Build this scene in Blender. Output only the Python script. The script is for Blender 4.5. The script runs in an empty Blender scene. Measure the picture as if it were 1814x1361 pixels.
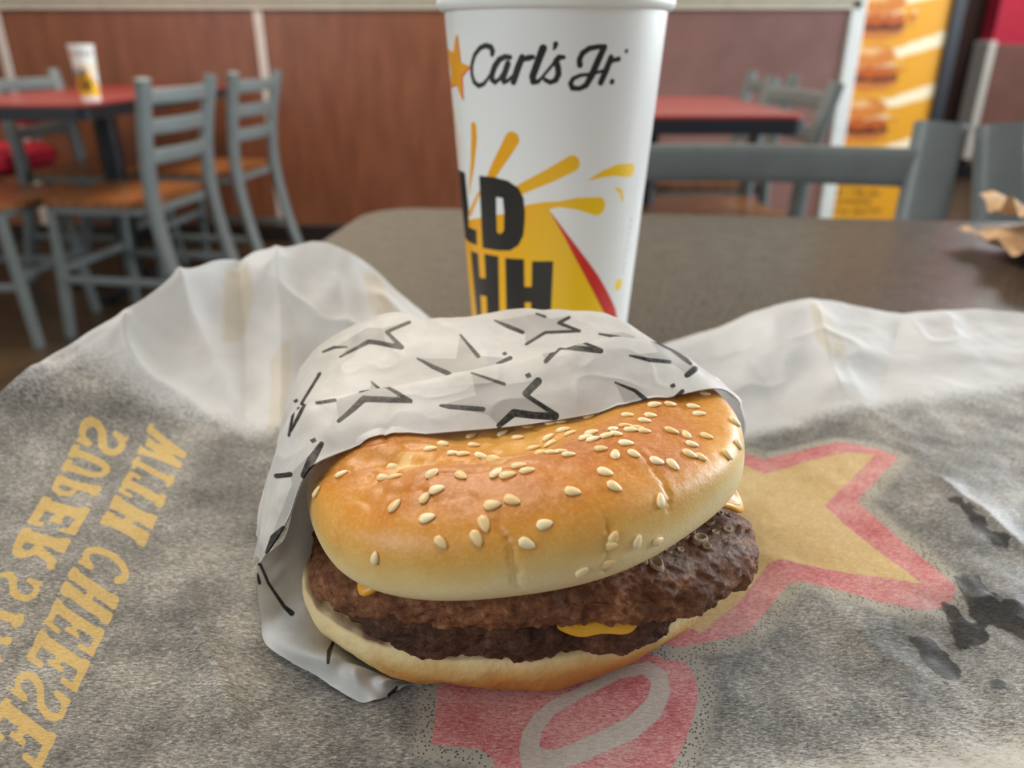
import bpy, math, random
import numpy as np
from mathutils import Vector, Matrix
from mathutils.bvhtree import BVHTree

random.seed(7); rng = np.random.default_rng(7)
sc = bpy.context.scene
COL = sc.collection

# ------------------------------------------------------------------ camera, world, lights, exposure
TZ = 0.75                                   # height of the laminate table top
CH = 0.155                                  # camera height above it
PITCH = math.radians(23.6)
FPX, CX, CY = 1363.0, 907.0, 680.5
cam = bpy.data.cameras.new('camera'); cam_o = bpy.data.objects.new('camera', cam); COL.objects.link(cam_o)
cam.sensor_width = 36.0; cam.lens = 36.0 * FPX / 1814.0
cam.clip_start = 0.01; cam.clip_end = 60
cam_o.location = (0, 0, TZ + CH); cam_o.rotation_euler = (math.pi / 2 - PITCH, 0, 0)
cam.dof.use_dof = True; cam.dof.focus_distance = 0.190; cam.dof.aperture_fstop = 11.5
sc.camera = cam_o

sc.view_settings.view_transform = 'Standard'; sc.view_settings.look = 'None'
sc.view_settings.gamma = 1.0; sc.view_settings.use_curve_mapping = False
sc.view_settings.exposure = -0.06

world = bpy.data.worlds.new('world'); sc.world = world; world.use_nodes = True
bg = world.node_tree.nodes['Background']; bg.inputs[0].default_value = (1.0, 0.96, 0.91, 1); bg.inputs[1].default_value = 0.36

def area(name, loc, target, sx, sy, power, col):
    l = bpy.data.lights.new(name, 'AREA'); l.shape = 'RECTANGLE'; l.size = sx; l.size_y = sy
    l.energy = power; l.color = col
    o = bpy.data.objects.new(name, l); COL.objects.link(o); o.location = loc
    d = Vector(target) - Vector(loc); o.rotation_euler = d.to_track_quat('-Z', 'Y').to_euler()
    return o
area('window_daylight_right', (3.5, 2.3, 1.75), (0, 0.8, 0.7), 3.6, 1.7, 230, (0.86, 0.94, 1.0))
area('added_fill_left', (-2.6, -1.2, 1.9), (0, 0.5, 0.75), 2.0, 1.5, 46, (0.82, 0.91, 1.0))  # cool fill added to lift the paper, not a known window
area('ceiling_lamp_front', (-0.5, 0.75, 2.75), (-0.5, 0.75, 0), 1.2, 1.2, 30, (1.0, 0.88, 0.72))
area('added_fill_corridor', (3.6, 4.6, 2.75), (3.8, 5.2, 0), 1.2, 1.0, 70, (1.0, 0.92, 0.85))  # added fill to brighten the dark far walls, no known fitting
area('ceiling_lamp_rear', (-0.9, 2.7, 2.75), (-0.9, 2.7, 0), 1.2, 0.6, 55, (1.0, 0.86, 0.7))

# ------------------------------------------------------------------ small maths helpers
def lin(c):
    c = c / 255.0
    return c / 12.92 if c <= 0.04045 else ((c + 0.055) / 1.055) ** 2.4
def S(r, g, b): return (lin(r), lin(g), lin(b), 1.0)

sp, cp = math.sin(PITCH), math.cos(PITCH)
def ray(px, py):                            # direction through a pixel of the photograph
    a = (px - CX) / FPX; b = (CY - py) / FPX
    return np.array([a, cp + b * sp, -sp + b * cp])
def at_y(px, py, y):                        # table coordinates: z = 0 on the table top
    d = ray(px, py); t = y / d[1]; p = d * t; return np.array([p[0], p[1], CH + p[2]])
def at_z(px, py, z):
    d = ray(px, py); t = (z - CH) / d[2]; p = d * t; return np.array([p[0], p[1], z])
def project(V):
    V = np.asarray(V, float); x, y, z = V[:, 0], V[:, 1], V[:, 2] - CH
    dep = y * cp - z * sp; up = y * sp + z * cp
    return np.stack([CX + FPX * x / dep, CY - FPX * up / dep], 1)

def catmull(P, n):                          # uniform Catmull-Rom through rows of P -> n samples
    P = np.asarray(P, float); m = len(P)
    t = np.linspace(0, m - 1, n); i = np.clip(t.astype(int), 0, m - 2); f = (t - i)
    f = f.reshape((-1,) + (1,) * (P.ndim - 1))
    Pp = np.concatenate([[2 * P[0] - P[1]], P, [2 * P[-1] - P[-2]]])
    p0, p1, p2, p3 = Pp[i], Pp[i + 1], Pp[i + 2], Pp[i + 3]
    return 0.5 * (2 * p1 + (p2 - p0) * f + (2 * p0 - 5 * p1 + 4 * p2 - p3) * f ** 2 + (3 * p1 - p0 - 3 * p2 + p3) * f ** 3)

def _hash(ix, iy, iz, seed):
    h = (ix.astype(np.int64) * 374761393 + iy.astype(np.int64) * 668265263 + iz.astype(np.int64) * 2147483647 + seed * 974711) & 0xFFFFFFFF
    h = ((h ^ (h >> 13)) * 1274126177) & 0xFFFFFFFF
    h = ((h ^ (h >> 16)) * 2246822519) & 0xFFFFFFFF
    return ((h ^ (h >> 15)) & 0xFFFF) / 65535.0
def vnoise(P, scale, seed=0):               # value noise in -1..1
    q = np.asarray(P, float) * scale; i = np.floor(q).astype(np.int64); f = q - i; f = f * f * f * (f * (f * 6 - 15) + 10)
    r = 0
    for dx in (0, 1):
        for dy in (0, 1):
            for dz in (0, 1):
                w = (f[:, 0] if dx else 1 - f[:, 0]) * (f[:, 1] if dy else 1 - f[:, 1]) * (f[:, 2] if dz else 1 - f[:, 2])
                r = r + w * _hash(i[:, 0] + dx, i[:, 1] + dy, i[:, 2] + dz, seed)
    return r * 2 - 1
def fbm(P, scale, oct=4, seed=0, gain=0.5):
    r, a = 0, 1.0
    for k in range(oct):
        r = r + a * vnoise(P, scale * 2.03 ** k, seed + k * 17); a *= gain
    return r
def smooth(a, b, x):
    t = np.clip((x - a) / (b - a), 0, 1); return t * t * (3 - 2 * t)

# signed distances in 2D: Q is (N,2)
def sd_stroke(Q, pts):                      # pts: (x, y, r)
    pts = np.asarray(pts, float); d = np.full(len(Q), 1e9)
    for a, b in zip(pts[:-1], pts[1:]) if len(pts) > 1 else [(pts[0], pts[0])]:
        e = b[:2] - a[:2]; L = e @ e
        t = np.clip(((Q - a[:2]) @ e) / L, 0, 1) if L > 0 else np.zeros(len(Q))
        d = np.minimum(d, np.hypot(Q[:, 0] - a[0] - t * e[0], Q[:, 1] - a[1] - t * e[1]) - (a[2] + t * (b[2] - a[2])))
    return d
def sd_box(Q, a, b, h):                     # butt-ended bar from a to b, half width h
    a = np.asarray(a, float); b = np.asarray(b, float); e = b - a; L = np.hypot(*e); e = e / L; n = np.array([-e[1], e[0]])
    u = np.abs((Q - (a + b) / 2) @ e) - L / 2; v = np.abs((Q - (a + b) / 2) @ n) - h
    return np.hypot(np.maximum(u, 0), np.maximum(v, 0)) + np.minimum(np.maximum(u, v), 0)
def sd_poly(Q, pts):
    pts = np.asarray(pts, float); d = np.full(len(Q), 1e9); inside = np.zeros(len(Q), bool)
    for k in range(len(pts)):
        a, b = pts[k - 1], pts[k]; e = b - a; L = e @ e + 1e-20
        t = np.clip(((Q - a) @ e) / L, 0, 1)
        d = np.minimum(d, np.hypot(Q[:, 0] - a[0] - t * e[0], Q[:, 1] - a[1] - t * e[1]))
        c = (a[1] > Q[:, 1]) != (b[1] > Q[:, 1])
        xx = a[0] + (Q[:, 1] - a[1]) * e[0] / (e[1] if abs(e[1]) > 1e-20 else 1e-20)
        inside ^= c & (Q[:, 0] < xx)
    return np.where(inside, -d, d)
def mini(*a):
    r = a[0]
    for x in a[1:]: r = np.minimum(r, x)
    return r

# ------------------------------------------------------------------ object helpers
def mesh_obj(name, V, F, mat, parent=None, smooth_=True, attrs=None):
    me = bpy.data.meshes.new(name)
    V = np.asarray(V, np.float64)
    if isinstance(F, np.ndarray):
        n, k = F.shape
        me.vertices.add(len(V)); me.vertices.foreach_set('co', V.astype(np.float32).ravel())
        me.loops.add(n * k); me.loops.foreach_set('vertex_index', F.astype(np.int32).ravel())
        me.polygons.add(n); me.polygons.foreach_set('loop_start', np.arange(0, n * k, k, dtype=np.int32))
        me.update(calc_edges=True); me.validate()
    else:
        me.from_pydata([tuple(v) for v in V], [], [tuple(f) for f in F]); me.update()
    me.polygons.foreach_set('use_smooth', [bool(smooth_)] * len(me.polygons))
    for k, v in (attrs or {}).items():
        v = np.asarray(v, np.float32)
        if v.ndim == 2:
            a = me.attributes.new(k, 'FLOAT_COLOR', 'POINT'); a.data.foreach_set('color', v.ravel())
        else:
            a = me.attributes.new(k, 'FLOAT', 'POINT'); a.data.foreach_set('value', v)
    if mat: me.materials.append(mat)
    o = bpy.data.objects.new(name, me); COL.objects.link(o)
    if parent: o.parent = parent
    return o
def empty(name, loc, rz=0.0):
    o = bpy.data.objects.new(name, None); COL.objects.link(o); o.location = loc; o.rotation_euler = (0, 0, rz); o.empty_display_size = 0.02
    return o
def tag(o, label=None, cat=None, group=None, kind=None):
    if label: o['label'] = label
    if cat: o['category'] = cat
    if group: o['group'] = group
    if kind: o['kind'] = kind
    return o
def copy_tree(o, parent=None):
    c = o.copy(); COL.objects.link(c)
    if parent: c.parent = parent
    for ch in list(o.children): copy_tree(ch, c)
    return c
def grid_faces(nu, nv, wrap_v=False):       # vertex index = u*nv + v
    u = np.arange(nu - 1); v = np.arange(nv if wrap_v else nv - 1)
    U, W = np.meshgrid(u, v, indexing='ij'); W2 = (W + 1) % nv
    return np.stack([U * nv + W, (U + 1) * nv + W, (U + 1) * nv + W2, U * nv + W2], -1).reshape(-1, 4)
class MB:                                   # collects closed pieces for one part
    def __init__(s): s.V = []; s.F = []
    def add(s, V, F):
        b = len(s.V); s.V += [tuple(v) for v in V]; s.F += [tuple(i + b for i in f) for f in F]
    def box(s, x0, x1, y0, y1, z0, z1, bev=0.0):
        if bev <= 0:
            V = [(x, y, z) for x in (x0, x1) for y in (y0, y1) for z in (z0, z1)]
            s.add(V, [(0, 1, 3, 2), (4, 6, 7, 5), (0, 4, 5, 1), (2, 3, 7, 6), (0, 2, 6, 4), (1, 5, 7, 3)]); return
        c = np.array([(x0 + x1) / 2, (y0 + y1) / 2, (z0 + z1) / 2]); h = np.array([(x1 - x0) / 2, (y1 - y0) / 2, (z1 - z0) / 2]); b = min(bev, *(h * 0.98))
        rings = [(-h[2], b), (-h[2] + b, 0), (h[2] - b, 0), (h[2], b)]; V = []
        for z, i in rings:
            for (sx, sy) in ((-1, -1), (1, -1), (1, 1), (-1, 1)):
                hx, hy = h[0] - i, h[1] - i
                ca = [(sx * hx, sy * (hy - b)), (sx * (hx - b), sy * hy)]
                if sx * sy > 0: ca = ca[::-1] if False else ca
                order = ca if (sx, sy) in ((-1, -1), (1, 1)) else ca[::-1]
                for p in order: V.append((c[0] + p[0], c[1] + p[1], c[2] + z))
        F = [tuple(range(7, -1, -1)), tuple(range(24, 32))]
        for k in range(3):
            for j in range(8): F.append((k * 8 + j, k * 8 + (j + 1) % 8, k * 8 + 8 + (j + 1) % 8, k * 8 + 8 + j))
        s.add(V, F)
    def sweep(s, path, w, d, side, n=12, steps=None, e=0.45):  # rounded bar along path; side = direction of width w
        P = np.asarray(path, float)
        if steps: P = catmull(P, steps)
        T = np.gradient(P, axis=0); T /= np.linalg.norm(T, axis=1)[:, None]
        V = []; side = np.asarray(side, float)
        for p, t in zip(P, T):
            a = side - t * (side @ t); a /= np.linalg.norm(a); b = np.cross(t, a)
            for k in range(n):
                th = 2 * math.pi * (k + 0.5) / n; c_, s_ = math.cos(th), math.sin(th)
                V.append(p + a * (w / 2) * math.copysign(abs(c_) ** e, c_) + b * (d / 2) * math.copysign(abs(s_) ** e, s_))
        m = len(P); F = []
        for i in range(m - 1):
            for k in range(n): F.append((i * n + k, i * n + (k + 1) % n, (i + 1) * n + (k + 1) % n, (i + 1) * n + k))
        F.append(tuple(range(n - 1, -1, -1))); F.append(tuple((m - 1) * n + k for k in range(n)))
        s.add(V, F)
    def lathe(s, prof, n=32, c=(0, 0)):
        V = []; F = []; m = len(prof)
        for (r, z) in prof:
            for k in range(n):
                a = 2 * math.pi * k / n; V.append((c[0] + r * math.cos(a), c[1] + r * math.sin(a), z))
        for i in range(m - 1):
            for k in range(n): F.append((i * n + k, i * n + (k + 1) % n, (i + 1) * n + (k + 1) % n, (i + 1) * n + k))
        F.append(tuple(range(n - 1, -1, -1))); F.append(tuple((m - 1) * n + k for k in range(n)))
        s.add(V, F)
    def prism(s, pts, z0, z1):
        n = len(pts); V = [(x, y, z0) for x, y in pts] + [(x, y, z1) for x, y in pts]
        F = [tuple(range(n - 1, -1, -1)), tuple(range(n, 2 * n))] + [(k, (k + 1) % n, n + (k + 1) % n, n + k) for k in range(n)]
        s.add(V, F)
    def build(s, name, mat, parent=None, smooth_=False):
        o = mesh_obj(name, s.V, s.F, mat, parent, smooth_)
        if smooth_:
            try: o.data.set_sharp_from_angle(angle=math.radians(40))
            except Exception: pass
        return o
def rrect(x0, x1, y0, y1, r, n=8):
    out = []
    for (cx, cy, a0) in ((x1 - r, y1 - r, 0), (x0 + r, y1 - r, 90), (x0 + r, y0 + r, 180), (x1 - r, y0 + r, 270)):
        for k in range(n + 1):
            a = math.radians(a0 + 90 * k / n); out.append((cx + r * math.cos(a), cy + r * math.sin(a)))
    return out

# ------------------------------------------------------------------ material helpers
class Mat:
    def __init__(s, name):
        s.m = bpy.data.materials.new(name); s.m.use_nodes = True; s.t = s.m.node_tree; s.b = s.t.nodes['Principled BSDF']; s.out = s.t.nodes['Material Output']
    def n(s, typ, ins=None, **props):
        nd = s.t.nodes.new(typ)
        for k, v in props.items(): setattr(nd, k, v)
        for k, v in (ins or {}).items(): s.set(nd.inputs[k], v)
        return nd
    def set(s, sock, v):
        if isinstance(v, bpy.types.NodeSocket): s.t.links.new(v, sock)
        else: sock.default_value = v
    def p(s, **kw):
        for k, v in kw.items(): s.set(s.b.inputs[k.replace('_', ' ')], v)
        return s
    def coord(s, kind='Object', scale=(1, 1, 1), rot=(0, 0, 0)):
        c = s.n('ShaderNodeTexCoord'); mp = s.n('ShaderNodeMapping', {'Vector': c.outputs[kind], 'Scale': scale, 'Rotation': rot}); return mp.outputs[0]
    def noise(s, scale, detail=4, rough=0.55, vec=None, dist=0.0):
        return s.n('ShaderNodeTexNoise', {'Vector': vec or s.coord(), 'Scale': scale, 'Detail': detail, 'Roughness': rough, 'Distortion': dist}).outputs[0]
    def voro(s, scale, vec=None, feature='F1', out='Distance'):
        return s.n('ShaderNodeTexVoronoi', {'Vector': vec or s.coord(), 'Scale': scale}, feature=feature).outputs[out]
    def attr(s, name, out='Fac'): return s.n('ShaderNodeAttribute', attribute_name=name).outputs[out]
    def rng(s, v, a, b, c=0.0, d=1.0, smooth_=True):
        nd = s.n('ShaderNodeMapRange', {'Value': v, 'From Min': a, 'From Max': b, 'To Min': c, 'To Max': d}); nd.interpolation_type = 'SMOOTHSTEP' if smooth_ else 'LINEAR'
        return nd.outputs[0]
    def ink(s, name, w): return s.rng(s.attr(name), w, -w)          # 1 inside the printed shape
    def math(s, op, a, b=0.0):
        nd = s.n('ShaderNodeMath', operation=op); s.set(nd.inputs[0], a); s.set(nd.inputs[1], b); return nd.outputs[0]
    def mix(s, f, a, b, blend='MIX'):
        nd = s.n('ShaderNodeMix', data_type='RGBA', blend_type=blend)
        s.set(nd.inputs[0], f); s.set(nd.inputs[6], a); s.set(nd.inputs[7], b); return nd.outputs[2]
    def ramp(s, f, stops):
        nd = s.n('ShaderNodeValToRGB', {'Fac': f}); cr = nd.color_ramp
        while len(cr.elements) < len(stops): cr.elements.new(0.5)
        for e, (p, c) in zip(cr.elements, stops): e.position = p; e.color = c
        return nd.outputs[0]
    def bump(s, h, strength=0.3, dist=0.001, normal=None):
        nd = s.n('ShaderNodeBump', {'Height': h, 'Strength': strength, 'Distance': dist})
        if normal is not None: s.t.links.new(normal, nd.inputs['Normal'])
        s.t.links.new(nd.outputs[0], s.b.inputs['Normal']); return nd.outputs[0]
def simple(name, col, rough=0.5, var=0.06, nscale=20, metallic=0.0, bump=0.0, bscale=200, **kw):
    m = Mat(name); f = m.noise(nscale)
    lo = tuple(c * (1 - var * 2) for c in col[:3]) + (1,); hi = tuple(min(1, c * (1 + var * 2)) for c in col[:3]) + (1,)
    m.p(Base_Color=m.ramp(f, [(0.3, lo), (0.7, hi)]), Roughness=rough, Metallic=metallic, **kw)
    if bump: m.bump(m.noise(bscale, 3), bump, 0.001)
    return m.m

# ------------------------------------------------------------------ materials of the room
M_steel = simple('grey_powder_coated_steel', S(113, 121, 122), 0.32, 0.04, 30)
M_seat = Mat('varnished_seat_wood'); _v = M_seat.coord(scale=(4, 30, 4))
M_seat.p(Base_Color=M_seat.ramp(M_seat.noise(2.5, 5, vec=_v), [(0.3, S(112, 66, 34)), (0.7, S(160, 102, 58))]), Roughness=0.3); M_seat = M_seat.m
M_redtop = simple('red_laminate', S(150, 52, 52), 0.3, 0.05, 12)
M_edge = simple('dark_table_edge', S(28, 34, 42), 0.35, 0.05)
M_black = simple('black_enamel', S(22, 27, 36), 0.35, 0.05)
M_floor = Mat('brown_floor_tile'); 
_b = M_floor.n('ShaderNodeTexBrick', {'Vector': M_floor.coord(), 'Color1': S(84, 66, 42), 'Color2': S(74, 58, 38), 'Mortar': S(48, 40, 30), 'Scale': 1.0, 'Mortar Size': 0.006, 'Brick Width': 0.3, 'Row Height': 0.3}); _b.offset = 0.0
M_floor.p(Base_Color=M_floor.mix(M_floor.rng(M_floor.noise(9, 5), 0.3, 0.7), _b.outputs[0], S(58, 46, 30)), Roughness=0.35); M_floor = M_floor.m
M_wood = Mat('brown_laminate_panel'); _v = M_wood.coord(scale=(6, 6, 1.2))
M_wood.p(Base_Color=M_wood.mix(M_wood.rng(M_wood.noise(70, 3, vec=_v), 0.3, 0.7, 0.0, 0.35), M_wood.ramp(M_wood.noise(3.0, 4, vec=_v), [(0.3, S(112, 64, 40)), (0.7, S(138, 84, 56))]), S(84, 42, 26)), Roughness=0.36); M_wood = M_wood.m
M_mauve = simple('mauve_and_sheen_laminate', S(126, 92, 86), 0.4, 0.08, 4)
M_trim = simple('pale_metal_trim', S(196, 184, 176), 0.35, 0.03)
M_trimw = simple('white_metal_trim', S(214, 218, 216), 0.35, 0.03)
M_cap = simple('cream_ledge_paint', S(196, 188, 172), 0.5, 0.04)
M_wallup = simple('pale_green_wall_paint', S(206, 204, 184), 0.7, 0.03)
M_base = simple('dark_rubber_baseboard', S(30, 22, 20), 0.4, 0.1)
M_dark = simple('dark_brown_wall_paint', S(40, 18, 12), 0.6, 0.1)
M_red = simple('red_wall_paint', S(190, 44, 72), 0.55, 0.04)
M_redbag = simple('red_cloth', S(190, 24, 52), 0.8, 0.05)

# ------------------------------------------------------------------ room shell
def st(o): o['kind'] = 'structure'; return o
WY = 3.9
b = MB(); b.box(-5, 7, -2.5, 8, -0.1, 0); st(b.build('floor', M_floor))
WX1 = 1.585
b = MB(); b.box(-4.5, WX1, WY, WY + 0.12, 0.0, 2.7); wall = st(b.build('wall_back', M_wallup))
seams = [-4.4, -3.55, -2.355, -1.16, 0.03]
xs = seams + [WX1 - 0.03]
for k in range(len(xs) - 1):
    b = MB(); b.box(xs[k] + 0.022, xs[k + 1] - 0.022, WY - 0.014, WY, 0.085, 1.065, 0.004)
    pm = M_wood if k < 4 else M_mauve
    b.build('wall_panel', M_wood if k < 4 else M_mauve, wall)  # last panel is the same brown laminate, its window sheen painted as mauve
for x in seams[1:]:
    b = MB(); b.box(x - 0.02, x + 0.02, WY - 0.02, WY, 0.085, 1.065, 0.003); b.build('panel_strip', M_trim, wall)
b = MB(); b.box(WX1 - 0.045, WX1 + 0.02, WY - 0.03, WY + 0.13, 0.0, 1.12, 0.004); st(b.build('trim_1', M_trimw))
b = MB(); b.box(-4.5, WX1, WY - 0.03, WY, 1.065, 1.10, 0.004); b.box(-4.5, WX1, WY - 0.045, WY, 1.10, 1.13, 0.004); st(b.build('trim_2', M_cap))
b = MB(); b.box(-4.5, WX1 - 0.05, WY - 0.018, WY, 0.0, 0.085, 0.004); st(b.build('baseboard_back', M_base))
b = MB(); b.box(-4.62, -4.5, -2.5, WY + .12, 0, 2.7); st(b.build('wall_left', M_wallup))
b = MB(); b.box(1.9, 7, 6.2, 6.3, 0, 2.7); st(b.build('wall_far', M_dark))
b = MB(); b.box(3.42, 7, 6.0, 6.16, 0.93, 2.7); st(b.build('wall_right', M_red))
b = MB(); b.box(3.44, 7, 5.985, 6.16, 0.1, 0.93, 0.004); st(b.build('trim_3', M_mauve))
b = MB(); b.box(3.385, 3.44, 5.96, 6.16, 0.14, 0.95, 0.004); st(b.build('trim_4', M_trimw))
b = MB(); b.box(3.37, 7, 5.97, 6.16, 0.0, 0.1, 0.004); st(b.build('baseboard_right', M_black))

# ------------------------------------------------------------------ chairs
def make_chair():
    root = empty('cafe_chair', (0, 0, 0))
    for s in (-1, 1):
        m = MB(); m.sweep([(s * .185, .285, 0), (s * .184, .222, .22), (s * .182, .19, .44), (s * .184, .20, .63), (s * .200, .24, .822)], .058, .034, (1, 0, 0), 20, 22, .72)
        m.build('rear_post', M_steel, root, True)
        m = MB(); m.sweep([(s * .175, -.17, .43), (s * .182, -.185, .2), (s * .19, -.20, 0)], .03, .03, (1, 0, 0), 12, 8)
        m.build('front_leg', M_steel, root, True)
        m = MB(); m.sweep([(s * .183, -.185, .2), (s * .185, .226, .2)], .016, .026, (1, 0, 0), 10, 4); m.build('stretcher', M_steel, root, True)
    m = MB(); m.sweep([(-.183, -.187, .23), (.183, -.187, .23)], .026, .016, (0, 0, 1), 10, 4); m.build('stretcher', M_steel, root, True)
    for z, y in ((.772, .224), (.684, .206), (.596, .197)):
        m = MB(); m.sweep([(-.185, y, z), (0, y + .022, z), (.185, y, z)], .046, .014, (0, 0, 1), 12, 11); m.build('back_slat', M_steel, root, True)
    m = MB(); m.prism(rrect(-.19, .19, -.195, .18, .05), .42, .444); m.build('seat_frame', M_steel, root)
    m = MB(); m.prism(rrect(-.2, .2, -.21, .175, .06), .445, .464); m.build('seat', M_seat, root)
    return root
chair0 = make_chair()
chairs = [
 ((.285, .755), math.radians(-7), 'grey ladder-back chair tucked behind the dark table, back rail right of cup'),
 ((.755, .70), math.radians(-6), 'grey ladder-back chair at the right end of dark table behind kraft napkin'),
 ((-1.285, 2.64), math.radians(-98), 'grey metal chair with wooden seat, nearest on right side of red table at left'),
 ((-1.235, 3.27), math.radians(-97), 'grey metal chair with wooden seat, farther one near the brown wall at left'),
 ((-1.72, 3.28), math.radians(84), 'grey metal chair on the far left side of the left red table'),
 ((-1.76, 2.57), math.radians(90), 'grey metal chair cut off by the left edge of the photo'),
 ((.60, 2.36), math.radians(-83), 'grey metal chair with wooden seat at the right red table, nearer one'),
 ((.70, 2.98), math.radians(-86), 'grey metal chair half hidden behind the right red table, farther one'),
]
for i, ((x, y), rz, lab) in enumerate(chairs):
    c = chair0 if i == 0 else copy_tree(chair0)
    c.location = (x, y, 0); c.rotation_euler.z = rz
    tag(c, lab, 'chair', 'grey ladder-back cafe chairs')

# ------------------------------------------------------------------ red tables in the background
def red_table(name, x0, x1, y0, y1, px, py, label):
    r = empty(name, ((x0 + x1) / 2, (y0 + y1) / 2, 0)); ox, oy = r.location.x, r.location.y
    m = MB(); m.prism(rrect(x0 - ox, x1 - ox, y0 - oy, y1 - oy, .04), .742, .75); m.build('table_top', M_redtop, r)
    m = MB(); m.prism(rrect(x0 - ox - .004, x1 - ox + .004, y0 - oy - .004, y1 - oy + .004, .042), .704, .742); m.build('table_edge', M_edge, r)
    m = MB(); m.lathe([(.11, .695), (.11, .703), (.045, .704)][::1], 24, (px - ox, py - oy)); m.build('mounting_plate', M_black, r)
    m = MB(); m.lathe([(.042, .02), (.042, .70)], 24, (px - ox, py - oy)); m.build('pedestal', M_black, r, True)
    m = MB()
    for a in (0, 90): 
        L = .26; w = .035
        if a == 0: m.box(px - ox - L, px - ox + L, py - oy - w, py - oy + w, .0, .03, .006)
        else: m.box(px - ox - w, px - ox + w, py - oy - L, py - oy + L, .0, .031, .006)
    m.build('foot_cross', M_black, r)
    tag(r, label, 'table', 'red laminate cafe tables')
red_table('cafe_table', -1.87, -1.28, 2.44, 3.76, -1.56, 3.1, 'red topped table at left with a paper cup standing on it')
red_table('cafe_table.001', -.05, .74, 2.03, 2.83, .40, 2.42, 'red topped table right of the big cup with nothing on it')

# red padded seat at the left edge, glimpsed past the chairs
rb = empty('red_bench', (-2.20, 3.30, 0))
m = MB(); m.box(-.22, .22, -.20, .20, .435, .535, .03); m.build('seat_cushion', M_redbag, rb, True)
m = MB(); m.box(-.22, .17, .14, .22, .60, .70, .02); m.build('back_cushion', M_redbag, rb, True)
for x in (-.2, .14):
    m = MB(); m.sweep([(x, .19, 0), (x, .19, .35), (x, .20, .66)], .025, .025, (1, 0, 0), 10, 6); m.build('leg', M_steel, rb, True)
    m = MB(); m.sweep([(x, -.17, 0), (x, -.17, .44)], .025, .025, (1, 0, 0), 10, 3); m.build('leg', M_steel, rb, True)
tag(rb, 'bright red padded seat at the left edge, mostly hidden behind grey chair frames', 'seat')

# ------------------------------------------------------------------ poster stand in the gap behind
ps = empty('poster_stand', (1.85, 4.02, 0))
nu, nv = 60, 240
u, v = np.meshgrid(np.linspace(0, 1, nu), np.linspace(0, 1, nv), indexing='ij')
Q = np.stack([u.ravel() * .46, v.ravel() * 1.75], 1)
Vp = np.stack([Q[:, 0] - .245, np.zeros(len(Q)), Q[:, 1] + .03], 1)
colr = np.tile(np.array(S(214, 150, 28)), (len(Q), 1))
n3 = np.c_[Q, np.zeros(len(Q))]
def paint(mask, col, var=0.0):
    c = np.array(col)
    k = mask[:, None] * np.ones((1, 4))
    colr[:] = colr * (1 - k) + c * k
for zc in (.47, .70, .93, 1.16, 1.42):
    paint(smooth(.006, -.006, sd_stroke(Q, [(.0, zc - .085, .020), (.25, zc - .075, .022), (.46, zc - .01, .03)]) + .004 * vnoise(n3, 30)), S(236, 220, 186))
for k, zc in enumerate((.55, .79, 1.02, 1.26)):
    xo = .125; nz_ = vnoise(n3, 55, 3 + k); nf_ = vnoise(n3, 140, 13 + k)
    el = lambda dx, dz, rx, rz: np.hypot((Q[:, 0] - xo - dx) / rx, (Q[:, 1] - zc - dz) / rz) - 1
    paint(smooth(.10, -.06, el(0, -.075, .13, .034) + .1 * nz_), S(188, 112, 50))
    paint(smooth(.10, -.06, el(.01, -.045, .145, .026) + .2 * nz_), S(86, 34, 14))
    paint(smooth(.10, -.06, el(-.005, -.012, .15, .032) + .35 * nz_ + .15 * nf_), S(176, 84, 26))
    paint(smooth(.2, -.2, el(0, .012, .135, .012) + .6 * nz_) * .8, S(226, 204, 164))
    paint(smooth(.10, -.06, el(0, .052, .115, .05) + .06 * nz_), S(198, 118, 48))
    paint(smooth(.3, -.3, el(-.02, .072, .06, .018) + .4 * nf_) * .7, S(232, 190, 132))
for k in range(4):
    d = sd_box(Q, (.05, .10 + k * .045), (.30 - .05 * (k % 2), .10 + k * .045), .009) + .012 * vnoise(n3, 80, 11); paint(smooth(.004, -.004, d) * .75, S(70, 50, 20))
mp = Mat('poster_print'); mp.p(Base_Color=mp.attr('print', 'Color'), Roughness=0.35)
mesh_obj('poster', Vp, grid_faces(nu, nv), mp.m, ps, False, {'print': colr})
m = MB(); m.box(-.25, .215, .002, .03, .02, 1.8); m.build('backing_board', M_black, ps)
m = MB(); m.box(.215, .275, -.02, .035, .0, 1.8, .005); m.build('frame_side', M_black, ps)
m = MB(); m.box(-.27, -.245, -.02, .035, .0, 1.8, .005); m.build('frame_side', M_black, ps)
tag(ps, 'tall yellow poster with burger pictures in a black frame behind the chairs', 'poster')

# ------------------------------------------------------------------ the laminate table
Mt = Mat('dark_speckled_laminate')
f1 = Mt.voro(500); f2 = Mt.noise(480, 2)
c = Mt.ramp(f2, [(0.35, S(36, 29, 26)), (0.52, S(68, 57, 50)), (0.66, S(116, 102, 88))])
c = Mt.mix(Mt.rng(f1, .18, .1, 0, .6), c, S(38, 31, 28))
Mt.p(Base_Color=c, Roughness=Mt.rng(Mt.noise(60, 3), .3, .7, .30, .38), Specular_IOR_Level=.28); Mt.bump(f2, .03, .0003)
ang = math.radians(-7.2)
tbl = empty('dining_table', (-.146, .825, TZ), ang)
m = MB(); m.prism(rrect(0, 1.22, -.76, 0, .055, 14), -.006, 0); m.build('table_top', Mt.m, tbl)
m = MB(); m.prism(rrect(-.002, 1.222, -.762, .002, .056, 14), -.036, -.006); m.build('table_edge', M_edge, tbl)
m = MB(); m.lathe([(.05, -.72), (.05, -.036)], 28, (.61, -.38)); m.build('pedestal', M_black, tbl, True)
m = MB(); m.box(.61 - .3, .61 + .3, -.42, -.34, -.75, -.72, .006); m.box(.57, .65, -.68, -.08, -.75, -.719, .006); m.build('foot_cross', M_black, tbl)
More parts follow.
